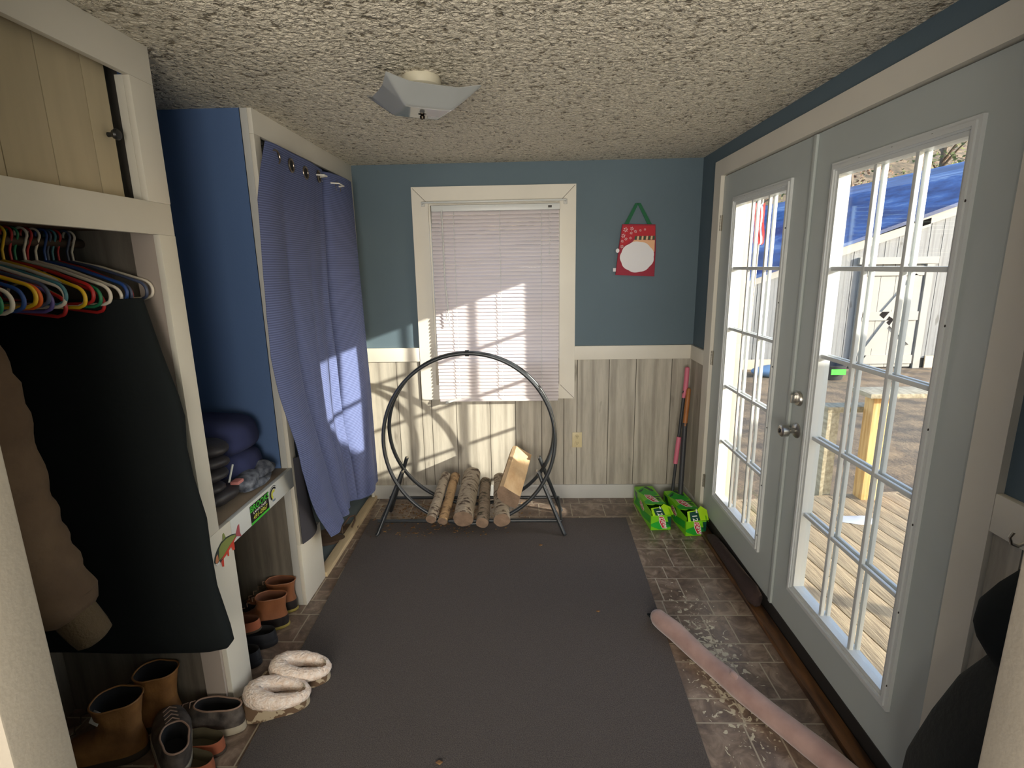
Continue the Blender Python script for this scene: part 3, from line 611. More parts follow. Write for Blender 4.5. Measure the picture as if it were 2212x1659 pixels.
# ================================================================== CEILING LIGHT
lf = thing('ceiling_light', (-1.53, -1.63, 2.23), 'square frosted glass ceiling light hanging crooked from its white canopy', 'ceiling light')
CAN = mat('canopy_cream', srgb(190, 184, 164), 0.4)
cn = MB(); T = Matrix.Translation((-1.535, -1.60, 0)); cn.lathe([(0.068, 2.369), (0.072, 2.355), (0.070, 2.338), (0.055, 2.326), (0.030, 2.324)], T, 28); cno = cn.build('canopy', CAN, lf)
MB().lathe([(0.026, 2.328), (0.026, 2.275), (0.022, 2.262)], Matrix.Translation((-1.515, -1.61, 0)), 18).build('lamp_holder', mat('socket_white', srgb(226, 220, 205), 0.4), lf)
for a in (200, 330): MB().lathe([(0.005, 0), (0.005, 0.002)], face_T((-1.535+0.062*math.cos(math.radians(a)), -1.60+0.062*math.sin(math.radians(a)), 2.327), (1, 0, 0), (0, -1, 0)), 8).build('screw', DARKSCREW, cno)
shp = MB(); ang = math.radians(27); TS = Matrix.Translation((-1.530, -1.635, 2.247)) @ Matrix.Rotation(ang, 4, 'Z') @ Matrix.Rotation(math.radians(3), 4, 'X')
def shade(u, v):
    a, b = (u-0.5)*2, (v-0.5)*2; h = 0.163
    ea, eb = abs(a), abs(b)
    f = lambda t: 0 if t < 0.52 else ((t-0.52)/0.48)
    z = 0.052*max(f(ea), f(eb))**0.9 + 0.016*f(ea)*f(eb) - 0.005*(1-ea*ea)*(1-eb*eb)
    k = 1 - 0.06*(1-ea**2)*(eb) ; k2 = 1 - 0.06*(1-eb**2)*(ea)
    return TS @ Vector((a*h*k2, b*h*k, z))
shp.grid(shade, 44, 44)
SH = mat('frosted_shade_glass', srgb(150, 153, 152), 0.10); N, L, b_ = nodes(SH); b_.inputs['Coat Weight'].default_value = 0.6; b_.inputs['Coat Roughness'].default_value = 0.04
sho = shp.build('shade', SH, lf, smooth=50); sm = sho.modifiers.new('solid', 'SOLIDIFY'); sm.thickness = 0.004
fi = MB(); fi.lathe([(0.002, -0.028), (0.008, -0.025), (0.010, -0.018), (0.006, -0.013), (0.015, -0.010), (0.015, -0.004), (0.004, 0.0)], TS, 16); fi.build('finial', mat('dark_bronze', (0.05, 0.04, 0.03, 1), 0.25, 0.9), lf)
# ================================================================== FIREWOOD HOOP
hp = thing('firewood_hoop', (-1.54, -0.42, 0), 'black metal log hoop stand in front of the window wall', 'log rack')
CX, CZ, R = -1.538, 0.625, 0.548
def ring_pts(ytop, ybot, n=96): return [(CX+R*math.sin(2*math.pi*k/n), ybot+(ytop-ybot)*(0.5+0.5*math.cos(2*math.pi*k/n)), CZ+R*math.cos(2*math.pi*k/n)) for k in range(n)]
MB().tube(ring_pts(-0.445, -0.565), 0.0125, 12, loop=True).build('hoop', BLACKM, hp)
MB().tube(ring_pts(-0.418, -0.275), 0.0125, 12, loop=True).build('hoop', BLACKM, hp)
for s_ in (-1, 1):
    x = lambda d: CX+s_*d
    MB().tube([(x(0.438), -0.512, 0.415), (x(0.60), -0.592, 0.024), (x(0.612), -0.602, 0.014)], 0.013, 10).build('leg', BLACKM, hp)
    MB().tube([(x(0.450), -0.315, 0.44), (x(0.60), -0.255, 0.024), (x(0.606), -0.250, 0.014)], 0.013, 10).build('leg', BLACKM, hp)
for (yy, zz) in ((-0.570, 0.100), (-0.262, 0.120)):
    MB().tube([(CX-0.602, yy, zz), (CX+0.585, yy, zz)], 0.011, 10).build('cross_bar', BLACKM, hp)
for s_ in (-1, 1): MB().tube([(CX+s_*0.585, -0.57, 0.100), (CX+s_*0.585, -0.262, 0.120)], 0.009, 8).build('side_bar', BLACKM, hp)
MB().tube([(CX-0.012, -0.4335, CZ+R), (CX+0.012, -0.4335, CZ+R)], 0.020, 12).build('top_clamp', BLACKM, hp)
for s_ in (-1, 1):
    for (a, b, c) in ((0.438, -0.512, 0.425), (0.450, -0.315, 0.45)): MB().tube([(CX+s_*(a-0.004), b-0.02, c-0.01), (CX+s_*(a-0.004), b+0.02, c-0.01)], 0.006, 8).build('bolt', STEEL, hp)

# logs
def bark_mat(name, c1, c2, c3, sc=10):
    m = mat(name, c1, 0.85); N, L, b = nodes(m); tc = N.new('ShaderNodeTexCoord')
    mp = N.new('ShaderNodeMapping'); mp.inputs['Scale'].default_value = (1, 2.6, 1); L.new(tc.outputs['Object'], mp.inputs[0])
    n = N.new('ShaderNodeTexNoise'); n.inputs['Scale'].default_value = sc; n.inputs['Detail'].default_value = 7; n.inputs['Roughness'].default_value = 0.65; L.new(mp.outputs[0], n.inputs[0])
    r = N.new('ShaderNodeValToRGB'); e = r.color_ramp.elements; e[0].position = 0.40; e[0].color = c2; e[1].position = 0.49; e[1].color = c1; k = e.new(0.66); k.color = c1; k2 = e.new(0.74); k2.color = c3
    L.new(n.outputs[0], r.inputs[0]); L.new(r.outputs[0], b.inputs['Base Color'])
    bp = N.new('ShaderNodeBump'); bp.inputs['Strength'].default_value = 1.0; bp.inputs['Distance'].default_value = 0.03; L.new(n.outputs[0], bp.inputs['Height']); L.new(bp.outputs[0], b.inputs['Normal']); return m
B1 = bark_mat('birch_bark', srgb(178, 164, 144), srgb(84, 68, 56), srgb(212, 200, 184), 14); B2 = bark_mat('grey_bark', srgb(150, 134, 116), srgb(66, 62, 46), srgb(186, 168, 146), 13); B3 = bark_mat('tan_bark', srgb(178, 146, 106), srgb(96, 72, 52), srgb(200, 178, 150), 8)
END = mat('cut_log_end', srgb(150, 126, 106), 0.85, bump=0.3, bscale=80, col2=srgb(122, 102, 86), vscale=18)
SPLIT = mat('split_wood', srgb(200, 174, 138), 0.8, bump=0.3, bscale=20, col2=srgb(180, 150, 112), vscale=5, stretch=(3, 1, 3))
def log(a, b, r0, r1, m, seed, label, bend=0.0):
    a, b = Vector(a), Vector(b); root = thing('firewood_log', (a+b)/2-Vector((0, 0, (r0+r1)/2)), label, 'log')
    ax = (b-a); t = ax.normalized(); s_ = t.cross(Vector((0, 0, 1))).normalized(); u_ = s_.cross(t)
    mbk = MB(); rings = []; nseg = 28; nr = 24
    for i in range(nr+1):
        q = i/nr; c = a+ax*q+u_*bend*math.sin(q*math.pi)+s_*bend*0.5*math.sin(q*math.pi*1.6)
        rr = r0+(r1-r0)*q; rg_ = []
        for k in range(nseg):
            an = 2*math.pi*k/nseg; d = s_*math.cos(an)+u_*math.sin(an)
            f = 1+0.10*noise.noise(d*1.2+Vector((seed, q*2.5, 0)))+0.05*noise.noise(d*4+Vector((seed*2, q*8, 0)))
            rg_.append(c+d*rr*f)
        rings.append(rg_)
    mbk.rings(rings, False, False); bo = mbk.build('bark', m, root, smooth=60)
    for rg_, nrm in ((rings[0], -t), (rings[-1], t)):
        e = MB(); cen = sum(rg_, Vector())/nseg
        e.rings([[p+nrm*0.000 for p in rg_], [cen+(p-cen)*0.55+nrm*0.0015 for p in rg_], [cen+(p-cen)*0.05+nrm*0.002 for p in rg_]], False, True); e.build('cut_end', END, root, smooth=30)
    return root
log((-1.783, -0.63, 0.140), (-1.742, -0.20, 0.262), 0.033, 0.033, B1, 1, 'pale thin birch log, leftmost in the hoop', 0.004)
log((-1.712, -0.62, 0.122), (-1.672, -0.20, 0.262), 0.031, 0.030, B3, 2, 'slim knotty tan log, second from the left in the hoop', 0.010)
log((-1.578, -0.62, 0.137), (-1.561, -0.17, 0.262), 0.064, 0.058, B1, 3, 'thickest round birch log with peeling white bark in the hoop', 0.0)
log((-1.458, -0.62, 0.110), (-1.462, -0.20, 0.212), 0.040, 0.040, B2, 4, 'mossy grey brown log just right of the thickest one', 0.006)
log((-1.332, -0.62, 0.128), (-1.366, -0.18, 0.235), 0.052, 0.043, B1, 5, 'round birch log lying under the split wedge', 0.0)
# split wedge
ws = thing('split_log', (-1.25, -0.4, 0.22), 'split wedge of firewood with pale faces lying on the right of the pile', 'log')
sec = [(-0.055, 0.045), (-0.068, 0.0), (-0.058, -0.045), (-0.022, -0.078), (0.030, -0.095), (0.058, -0.100), (0.072, -0.060), (0.078, -0.002), (0.05, 0.010), (0.01, 0.030), (-0.03, 0.052)]
A, Bq = Vector((-1.290, -0.66, 0.325)), Vector((-1.215, -0.22, 0.435)); t = (Bq-A).normalized(); s_ = t.cross(Vector((0, 0, 1))).normalized(); u_ = s_.cross(t)
rot = lambda x, y, a: (x*math.cos(a)-y*math.sin(a), x*math.sin(a)+y*math.cos(a))
rr = []
for i in range(15):
    q = i/14; c = A+(Bq-A)*q; rr.append([c+s_*(rot(x, y, -0.15)[0]*(1+0.03*noise.noise(Vector((x*40, q*3, 1)))))*1.02+u_*(rot(x, y, -0.15)[1]*(1+0.05*noise.noise(Vector((q*4, y*30, 2))))) for x, y in sec])
sp = MB(); R_ = [[sp._v(p) for p in r] for r in rr]
for a, b in zip(R_, R_[1:]):
    for i in range(11):
        sp.mi = 0 if i in (6, 7, 8, 9, 10) else 1
        sp.face([a[i], a[(i+1) % 11], b[(i+1) % 11], b[i]])
sp.mi = 2; sp.face(R_[0][::-1]); sp.face(R_[-1])
sp.build('wood', [SPLIT, B3, END], ws, smooth=25)
# bark debris under the hoop: nobody could count it
db_ = MB(); DBM = mat('bark_crumbs', srgb(150, 116, 74), 0.9, col2=srgb(92, 62, 42), vscale=60)
for k in range(900):
    x = random.gauss(-1.72, 0.22); yy = random.uniform(-0.62, -0.06); 
    if not -2.25 < x < -0.95: continue
    z = 0.0095 if yy < -0.36 else 0.001
    if yy < -0.45 and random.random() < 0.7: continue
    s1_ = random.uniform(0.0015, 0.006); s2_ = s1_*random.uniform(1, 3.0); a = random.uniform(0, 3.14); c_, n_ = math.cos(a), math.sin(a)
    q = [(x+c_*s2_, yy+n_*s2_), (x-n_*s1_, yy+c_*s1_), (x-c_*s2_, yy-n_*s2_), (x+n_*s1_, yy-c_*s1_)]
    db_.rings([[(p[0], p[1], z) for p in q], [(p[0]+0.0005, p[1], z+random.uniform(0.001, 0.004)) for p in q]])
tag(db_.build('bark_crumbs', DBM, smooth=0), 'loose bark crumbs and wood dust on the floor under the log hoop', 'debris', kind='stuff')
def chip(x, y, s, lab):
    c = MB(); q = [(x-s, y), (x-s*0.2, y+s*0.6), (x+s, y+s*0.2), (x+s*0.3, y-s*0.5)]; c.rings([[(a, b, 0.0095) for a, b in q], [(a, b, 0.0095+s*0.5) for a, b in q]])
    tag(c.build('wood_chip', DBM, smooth=0), lab, 'wood chip')
chip(-1.09, -0.72, 0.012, 'small brown wood chip on the rug in front of the hoop')
chip(-0.82, -1.36, 0.010, 'small tan wood chip on the rug near its right edge')
chip(-1.483, -2.19, 0.012, 'small tan wood chip on the rug near the camera')

# ================================================================== SODA CARTONS
LIME = mat('carton_lime', srgb(120, 200, 30), 0.35); MG = mat('carton_green', srgb(40, 168, 52), 0.35); DG = mat('carton_dark_green', srgb(18, 74, 56), 0.35); CR = mat('carton_red', srgb(198, 34, 52), 0.35); CW = mat('carton_white', srgb(232, 236, 228), 0.35); CIN = mat('carton_inside', srgb(120, 108, 86), 0.9); FL = mat('carton_flap_yellow_green', srgb(172, 226, 24), 0.4)
def carton(name_lab, loc, rz, tilt_flap=0.6, side=1):
    t_ = thing('soda_carton', (0, 0, 0), name_lab, 'carton', 'opened soda cartons by the doors')
    Lh, Wh, H = 0.205, 0.066, 0.128
    y0, y1 = -Lh, Lh; yo_ = -Lh+0.11     # front is -y; top torn open from -Lh to yo_
    c = MB(); c.mi = 0
    c.box(-Wh, Wh, y0, y1, 0.0, 0.0015); c.box(-Wh, -Wh+0.0015, y0, y1, 0, H); c.box(Wh-0.0015, Wh, y0, y1, 0, H); c.box(-Wh, Wh, y1-0.0015, y1, 0, H)
    c.box(-Wh, Wh, y0, y0+0.0015, 0, H*0.80)
    c.prism([(-Wh, yo_+0.012), (-Wh*0.4, yo_-0.006), (0.0, yo_+0.010), (Wh*0.5, yo_-0.004), (Wh, yo_+0.02), (Wh, y1), (-Wh, y1)], 0.0015, Matrix.Translation((0, 0, H-0.0015)))
    c.build('box', LIME, t_, smooth=0)
    # art
    a = MB(); TT = Matrix.Translation((0, 0, H+0.0004))
    a.mi = 1; a.prism([(-Wh, 0.13), (-Wh*0.2, 0.185), (Wh*0.2, 0.13), (Wh*0.7, 0.16), (Wh*0.9, 0.06), (Wh*0.2, 0.03), (-Wh*0.6, 0.06)], 0.0004, TT)
    a.mi = 1; a.prism([(-Wh, -0.04), (-Wh*0.2, 0.0), (Wh, -0.07), (Wh, -0.09), (0.0, -0.088), (-Wh, -0.078)], 0.0004, TT)
    a.mi = 2; a.prism([(-Wh*0.1, 0.19), (Wh*0.3, 0.20), (Wh*0.8, 0.13), (Wh*0.55, 0.11)], 0.0006, TT); a.prism([(-Wh*0.95, 0.10), (-Wh*0.5, 0.12), (-Wh*0.1, 0.17), (-Wh*0.7, 0.135)], 0.0006, TT)
    a.mi = 2; a.prism([(-Wh*0.1, 0.035), (Wh*0.95, 0.03), (Wh*0.95, 0.015), (-Wh*0.05, 0.02)], 0.0006, TT)
    def logo(T_, s_, mtn=True):
        a.mi = 4; a.prism([(-0.062*s_, -0.002*s_), (-0.040*s_, 0.026*s_), (0.004*s_, 0.020*s_), (0.060*s_, -0.004*s_), (0.038*s_, -0.030*s_), (-0.020*s_, -0.024*s_)], 0.0005, T_)
        a.mi = 3; a.prism([(-0.058*s_, -0.002*s_), (-0.038*s_, 0.022*s_), (0.003*s_, 0.016*s_), (0.054*s_, -0.006*s_), (0.036*s_, -0.026*s_), (-0.018*s_, -0.020*s_)], 0.0008, T_)
        a.mi = 4; a.text('DEW', 0.034*s_, T_ @ Matrix.Translation((0, -0.002*s_, 0.0011)) @ Matrix.Rotation(-0.12, 4, 'Z'), shear=0.3, sx=1.25)
        if mtn: a.mi = 2; a.text('Mtn', 0.026*s_, T_ @ Matrix.Translation((0.030*s_, 0.026*s_, 0.0009)) @ Matrix.Rotation(-0.12, 4, 'Z'), shear=0.3)
    logo(TT @ Matrix.Translation((0, 0.0, 0.0008)) @ Matrix.Rotation(math.radians(-62), 4, 'Z'), 1.15)
    # near end, left side and right side panels
    TE = face_T((0, y0-0.0004, 0.05), (1, 0, 0), (0, 0, 1)); a.mi = 1; a.prism([(-Wh, -0.02), (-0.01, -0.045), (Wh, -0.03), (Wh, 0.0), (0.0, 0.02), (-Wh, -0.005)], 0.0004, TE)
    a.mi = 2; a.prism([(Wh*0.6, 0.045), (Wh, 0.045), (Wh, -0.035), (Wh*0.8, -0.01)], 0.0006, TE)
    logo(TE @ Matrix.Translation((0.014, 0.004, 0.0008)) @ Matrix.Rotation(math.radians(-58), 4, 'Z'), 0.85)
    TL = face_T((-Wh-0.0004, 0, 0.064), (0, -1, 0), (0, 0, 1)); a.mi = 1; a.prism([(-0.19, -0.05), (-0.06, -0.03), (0.02, -0.055), (0.19, -0.02), (0.19, 0.03), (0.05, 0.0), (-0.12, 0.03)], 0.0004, TL)
    a.mi = 2; a.prism([(-0.19, 0.045), (-0.13, 0.05), (-0.10, 0.0), (-0.17, 0.01)], 0.0006, TL)
    logo(TL @ Matrix.Translation((0.0, 0.016, 0.0008)), 0.9)
    a.build('printed_artwork', [LIME, MG, DG, CR, CW], t_, smooth=0)
    # torn top flap folded forward
    f = MB(); TFp = Matrix.Translation((0.012*side, y0+0.004, H*0.80)) @ Matrix.Rotation(0.12*side, 4, 'Z') @ Matrix.Rotation(tilt_flap, 4, 'X')
    f.mi = 0; f.prism([(-Wh*1.05, -0.002), (Wh*1.1, -0.002), (Wh*1.15, 0.060), (Wh*0.6, 0.088), (Wh*0.15, 0.066), (-Wh*0.9, 0.062)], 0.0016, TFp)
    f.mi = 1; f.prism([(-Wh*0.75, 0.0), (Wh*0.25, 0.0), (Wh*0.20, 0.060), (-Wh*0.70, 0.056)], 0.0020, TFp); f.mi = 2
    f.text('12', 0.046, TFp @ Matrix.Translation((-Wh*0.28, 0.018, 0.0024)) @ Matrix.Rotation(math.radians(-90), 4, 'Z'))
    f.prism([(-Wh*0.05, 0.050), (Wh*0.12, 0.046), (Wh*0.10, 0.075), (Wh*0.02, 0.070)], 0.0024, TFp)
    f.build('torn_flap', [FL, DG, CW], t_, smooth=0)
    sf_ = MB(); TSd = Matrix.Translation((side*(Wh-0.001), y0+0.05, H-0.004)) @ Matrix.Rotation(side*math.radians(62), 4, 'Y')
    sf_.prism([(-0.0, -0.045), (0.040, -0.040) if side > 0 else (-0.040, -0.040), (0.046, 0.01) if side > 0 else (-0.046, 0.01), (0, 0.045)], 0.0015, TSd)
    sf_.build('side_flap', LIME, t_, smooth=0)
    t_.location = loc; t_.rotation_euler = (0, 0, rz); return t_
c1 = carton('green soda carton torn open, the left one of two beside the doors', (-0.315, -0.308, 0.001), math.radians(4.0), 0.45, 1)
c2 = carton('green soda carton torn open, the right one nearest the far door', (-0.118, -0.385, 0.001), math.radians(5.5), 1.0, 1)

# ================================================================== DRAFT STOPPERS
VEL = mat('dusty_pink_velvet', srgb(172, 142, 134), 0.9, bump=0.25, bscale=16, col2=srgb(146, 116, 110), vscale=9); VEL.node_tree.nodes['Principled BSDF'].inputs['Sheen Weight'].default_value = 0.5
ds_ = thing('draft_stopper', (-0.3, -1.85, 0), 'long dusty pink velvet draft stopper lying slanted on the floor', 'draft stopper')
pts = [(-0.548, -1.435), (-0.545, -1.445), (-0.53, -1.48), (-0.49, -1.55), (-0.44, -1.66), (-0.375, -1.79), (-0.32, -1.90), (-0.25, -2.02), (-0.18, -2.14), (-0.11, -2.26), (-0.07, -2.34), (-0.065, -2.35)]
P3 = [];
for i in range(len(pts)-1):
    for k in range(5):
        q = k/5; P3.append((pts[i][0]+(pts[i+1][0]-pts[i][0])*q, pts[i][1]+(pts[i+1][1]-pts[i][1])*q))
P3.append(pts[-1]); n = len(P3); rs = []
for i in range(n):
    q = i/(n-1); r = 0.041+0.006*noise.noise(Vector((q*6, 2, 0)))
    e = min(i, n-1-i); r *= [0.25, 0.55, 0.74, 0.86, 0.94, 0.98][e] if e < 6 else 1
    rs.append(r)
MB().tube([(x, y, rs[i]*0.94+0.001) for i, (x, y) in enumerate(P3)], rs, 22).build('tube', VEL, ds_, smooth=70)
MB().tube([(-0.545, -1.45, 0.030), (-0.572, -1.425, 0.020), (-0.580, -1.385, 0.014), (-0.560, -1.385, 0.014), (-0.535, -1.42, 0.026)], 0.004, 8).build('hanging_loop', BLACKF, ds_)
lump = MB(); lump.blob((-0.345, -1.855, 0.082), (0.014, 0.02, 0.008), 0.5, 60, 2); lump.build('seam_lump', VEL, ds_)
BRN = mat('dark_brown_fleece', srgb(52, 38, 36), 0.95, bump=0.5, bscale=40)
b2 = MB(); pp = [(-0.040, -0.66), (-0.038, -0.72), (-0.036, -0.85), (-0.034, -1.0), (-0.034, -1.15), (-0.036, -1.26), (-0.04, -1.33), (-0.04, -1.36)]
rs2 = [0.012, 0.030, 0.034, 0.036, 0.038, 0.044, 0.040, 0.014]
b2.tube([(x, y, 0.031+r*0.85) for (x, y), r in zip(pp, rs2)], rs2, 16, flat=0.85)
tag(b2.build('draft_stopper', BRN, smooth=70), 'dark brown fleece draft stopper lying on the sill against the far door', 'draft stopper')

# ================================================================== HANGERS
rod_ = MB(); rod_.tube([(-2.60, -2.795, 1.790), (-2.60, -1.966, 1.790)], 0.014, 14)
tag(rod_.build('closet_rod', mat('dark_wood_rod', srgb(60, 48, 38), 0.6)), 'wooden rod holding the hangers in the coat closet', 'rod')
hcol = {'white': srgb(226, 216, 200), 'red': srgb(176, 40, 40), 'blue': srgb(40, 74, 140), 'slate': srgb(72, 82, 108), 'green': srgb(36, 124, 84), 'yellow': srgb(222, 180, 40), 'orange': srgb(232, 104, 30), 'purple': srgb(96, 84, 150), 'teal': srgb(70, 124, 136), 'black': srgb(24, 26, 30)}
hm = {k: mat('hanger_'+k, v, 0.32) for k, v in hcol.items()}
def hanger_mesh(col, w=0.232, drop=0.155):
    h = MB(); r = 0.0048
    hook = [(0.018*math.cos(a), 0.0, 0.018*math.sin(a)) for a in [math.radians(x) for x in range(200, -60, -20)]]
    hook = [(x, y, z-0.0) for x, y, z in hook] + [(0.0, 0, -0.045), (0.0, 0, -0.075)]
    h.tube(hook, 0.0034, 8)
    lp0 = [(0, 0, -0.075), (w*0.35, 0, -0.095), (w*0.75, 0, -0.128), (w*0.92, 0, -0.142), (w*0.985, 0, -0.156), (w, 0, -0.174), (w*0.97, 0, -0.190), (w*0.9, 0, -0.197), (w*0.4, 0, -0.198), (-w*0.4, 0, -0.198), (-w*0.9, 0, -0.197), (-w*0.97, 0, -0.190), (-w, 0, -0.174), (-w*0.985, 0, -0.156), (-w*0.92, 0, -0.142), (-w*0.75, 0, -0.128), (-w*0.35, 0, -0.095)]
    lp = []
    for i in range(len(lp0)):
        a, b, c, d = [Vector(lp0[(i+j) % len(lp0)]) for j in (-1, 0, 1, 2)]
        if (c-b).length > 0.05: lp += [b, b.lerp(c, 0.5)]; continue
        for t in (0, 0.33, 0.66): lp.append(0.5*((2*b)+(c-a)*t+(2*a-5*b+4*c-d)*t*t+(3*b-a-3*c+d)*t**3) if (b-a).length < 0.07 and (d-c).length < 0.07 else b.lerp(c, t))
    h.tube(lp, r, 8, loop=True)
    return h.build('clothes_hanger', hm[col], origin='keep', smooth=60)
seq = ['white', 'slate', 'red', 'teal', 'slate', 'blue', 'white', 'red', 'white', 'green', 'red', 'yellow', 'white', 'green', 'red', 'teal', 'white', 'purple', 'slate', 'orange', 'yellow', 'blue', 'white', 'green', 'red', 'white']
protos = {}; cnt = {}; ordn = ['', 'second ', 'third ', 'fourth ', 'fifth ', 'sixth ', 'seventh ']
tot = {c: seq.count(c) for c in seq}
yy = -2.012
for i, c in enumerate(seq):
    k = cnt.get(c, 0); cnt[c] = k+1
    if c not in protos: o = hanger_mesh(c); protos[c] = o
    else: o = protos[c].copy(); COL.objects.link(o)
    o.location = (-2.598+random.uniform(-0.006, 0.006), yy, 1.8085 - (0.0)); o.rotation_euler = (0, random.uniform(-0.04, 0.05), random.uniform(-0.10, 0.06))
    if c in ('red', 'green') and k % 2 == 1: o.rotation_euler[1] = 0.14
    cn_ = {'slate': 'slate grey'}.get(c, c)
    tag(o, ('%s plastic clothes hanger, %s' % (cn_, 'the only one on the rod' if tot[c] == 1 else '%s%s one from the far end of the rod' % (ordn[k] if k else 'first ', cn_))), 'hanger', 'clothes hangers on the closet rod')
    yy -= random.uniform(0.017, 0.027)

# ================================================================== HANGING CLOTHES
# long black coat, hanging across the closet
sil = [(1.62, -2.318), (1.45, -2.285), (1.32, -2.255), (1.25, -2.245), (1.15, -2.255), (1.05, -2.248), (0.90, -2.225), (0.78, -2.228), (0.65, -2.225), (0.50, -2.20), (0.44, -2.195), (0.415, -2.215), (0.405, -2.26)]
kc = MB(); rings = []
for (z, xr) in sil:
    xl_ = -2.93; yc = -2.12; th = 0.045 if z > 0.42 else 0.02; rg_ = []
    for k in range(40):
        a = 2*math.pi*k/40; x = (xl_+xr)/2+(xr-xl_)/2*math.copysign(abs(math.cos(a))**0.5, math.cos(a)); yv = yc+th*math.copysign(abs(math.sin(a))**0.7, math.sin(a))*(1+0.3*noise.noise(Vector((x*6, z*1.5, 0))))
        rg_.append((x, yv, z))
    rings.append(rg_)
kc.rings(rings); tag(kc.build('long_coat', BLACKF, smooth=60), 'long plain black coat hanging in the closet below the hangers', 'coat')
KH = mat('brown_canvas', srgb(116, 94, 72), 0.9, bump=0.8, bscale=14, col2=srgb(96, 76, 58), vscale=6); CUF = mat('knit_cuff', srgb(98, 82, 60), 0.95, bump=0.5, bscale=120)
bc = thing('brown_jacket', (-2.56, -2.48, 0.6), 'brown canvas work jacket hanging at the near end of the closet, one sleeve down', 'jacket')
body = MB(); body.blob((-2.68, -2.56, 1.15), (0.20, 0.14, 0.48), 0.15, 4, 3); body.build('body', KH, bc, smooth=80)
sv = MB(); path = [(-2.575, -2.43, 1.55), (-2.56, -2.425, 1.38), (-2.555, -2.42, 1.22), (-2.545, -2.415, 1.08), (-2.525, -2.41, 0.96), (-2.505, -2.405, 0.86), (-2.480, -2.40, 0.79), (-2.462, -2.40, 0.755), (-2.455, -2.40, 0.742)]
rsl = [0.07, 0.085, 0.082, 0.080, 0.078, 0.080, 0.078, 0.062, 0.045]; PP = []; RR = []
for i in range(len(path)-1):
    for k in range(6):
        q = k/6; PP.append([path[i][j]+(path[i+1][j]-path[i][j])*q for j in range(3)]); z_ = PP[-1][2]; RR.append((rsl[i]+(rsl[i+1]-rsl[i])*q)*(1+0.05*math.sin(z_*60+2*math.sin(z_*13))))
sv.tube(PP, RR, 26, flat=1.1); sv.build('sleeve', KH, bc, smooth=80)
MB().tube([(-2.470, -2.40, 0.775), (-2.450, -2.398, 0.735), (-2.430, -2.395, 0.695), (-2.418, -2.393, 0.670), (-2.414, -2.392, 0.662)], [0.052, 0.052, 0.050, 0.046, 0.030], 24).build('cuff', CUF, bc, smooth=60)
# black jackets on the right wall hooks
BK2 = mat('black_fleece', (0.016, 0.018, 0.017, 1), 0.92, bump=0.4, bscale=60)
def drape(levels, name, lab, m):
    d_ = MB(); rings = []
    for (z, ymax, ymin, xf) in levels:
        rg_ = []
        for k in range(36):
            a = 2*math.pi*k/36; x = -0.012+(xf+0.012)*(0.5+0.5*math.cos(a)); yv = (ymax+ymin)/2+(ymax-ymin)/2*math.sin(a); w_ = 1+0.06*noise.noise(Vector((a*1.5, z*5, 3)))
            rg_.append((x*w_, yv, z))
        rings.append(rg_)
    d_.rings(rings); return tag(d_.build(name, m, smooth=70), lab, 'jacket')
drape([(1.085, -2.69, -2.74, -0.05), (1.05, -2.62, -2.78, -0.10), (0.98, -2.585, -2.79, -0.14), (0.92, -2.555, -2.79, -0.15), (0.87, -2.55, -2.79, -0.15), (0.84, -2.552, -2.79, -0.14), (0.80, -2.575, -2.78, -0.12), (0.76, -2.62, -2.75, -0.08)], 'fleece_hood', 'small dark hooded garment hanging on the right wall above the black jacket', BLACKF)
drape([(0.83, -2.62, -2.78, -0.06), (0.78, -2.575, -2.79, -0.12), (0.70, -2.545, -2.79, -0.16), (0.58, -2.515, -2.79, -0.18), (0.48, -2.485, -2.79, -0.19), (0.40, -2.465, -2.79, -0.20), (0.30, -2.46, -2.79, -0.20), (0.12, -2.47, -2.79, -0.18)], 'black_jacket', 'black fleece jacket hanging low on the right wall beside the door', BK2)

# ================================================================== BENCH CONTENTS
NVY = mat('navy_blanket_cloth', srgb(44, 52, 92), 0.95, bump=0.4, bscale=12); CHAR = mat('charcoal_puffy_nylon', srgb(44, 42, 46), 0.5, bump=0.3, bscale=18); GRY = mat('grey_patterned_cloth', srgb(122, 128, 140), 0.9, bump=0.7, bscale=26, col2=srgb(58, 64, 78), vscale=34)
def folded(name, lab, cat, cen, size, m, layers=3, amp=0.10):
    t_ = thing(name, (cen[0], cen[1], cen[2]), lab, cat)
    mb_ = MB(); h = size[2]/layers
    for k in range(layers):
        mb_.blob((cen[0]+random.uniform(-0.01, 0.01), cen[1], cen[2]+h*(k+0.5)), (size[0]/2, size[1]/2, h*0.56), amp, 7, 4, 0.55)
    mb_.build('folded_cloth', m, t_, smooth=80); return t_
folded('folded_blanket', 'folded dark navy blanket at the back of the bench', 'blanket', (-2.66, -1.46, 0.757), (0.52, 0.26, 0.30), NVY, 2)
pj = thing('puffy_jacket', (-2.52, -1.74, 0.757), 'charcoal puffy jacket piled on the bench beside the white post', 'jacket')
q_ = MB()
for k in range(5): q_.blob((-2.53+0.012*k, -1.775+0.02*k, 0.80+0.048*k), (0.15-0.012*k, 0.085, 0.036), 0.2, 14, 3)
q_.blob((-2.44, -1.70, 0.80), (0.085, 0.10, 0.042), 0.3, 12, 3); q_.build('quilted_body', CHAR, pj, smooth=80)
MB().tube([(-2.382, -1.71, 0.857), (-2.40, -1.64, 0.905)], 0.004, 6).build('zip', LITE, pj)
MB().box(-2.395, -2.36, -1.685, -1.640, 0.832, 0.846, bev=0.004).build('care_label', mat('pink_label', srgb(196, 128, 124), 0.6), pj)
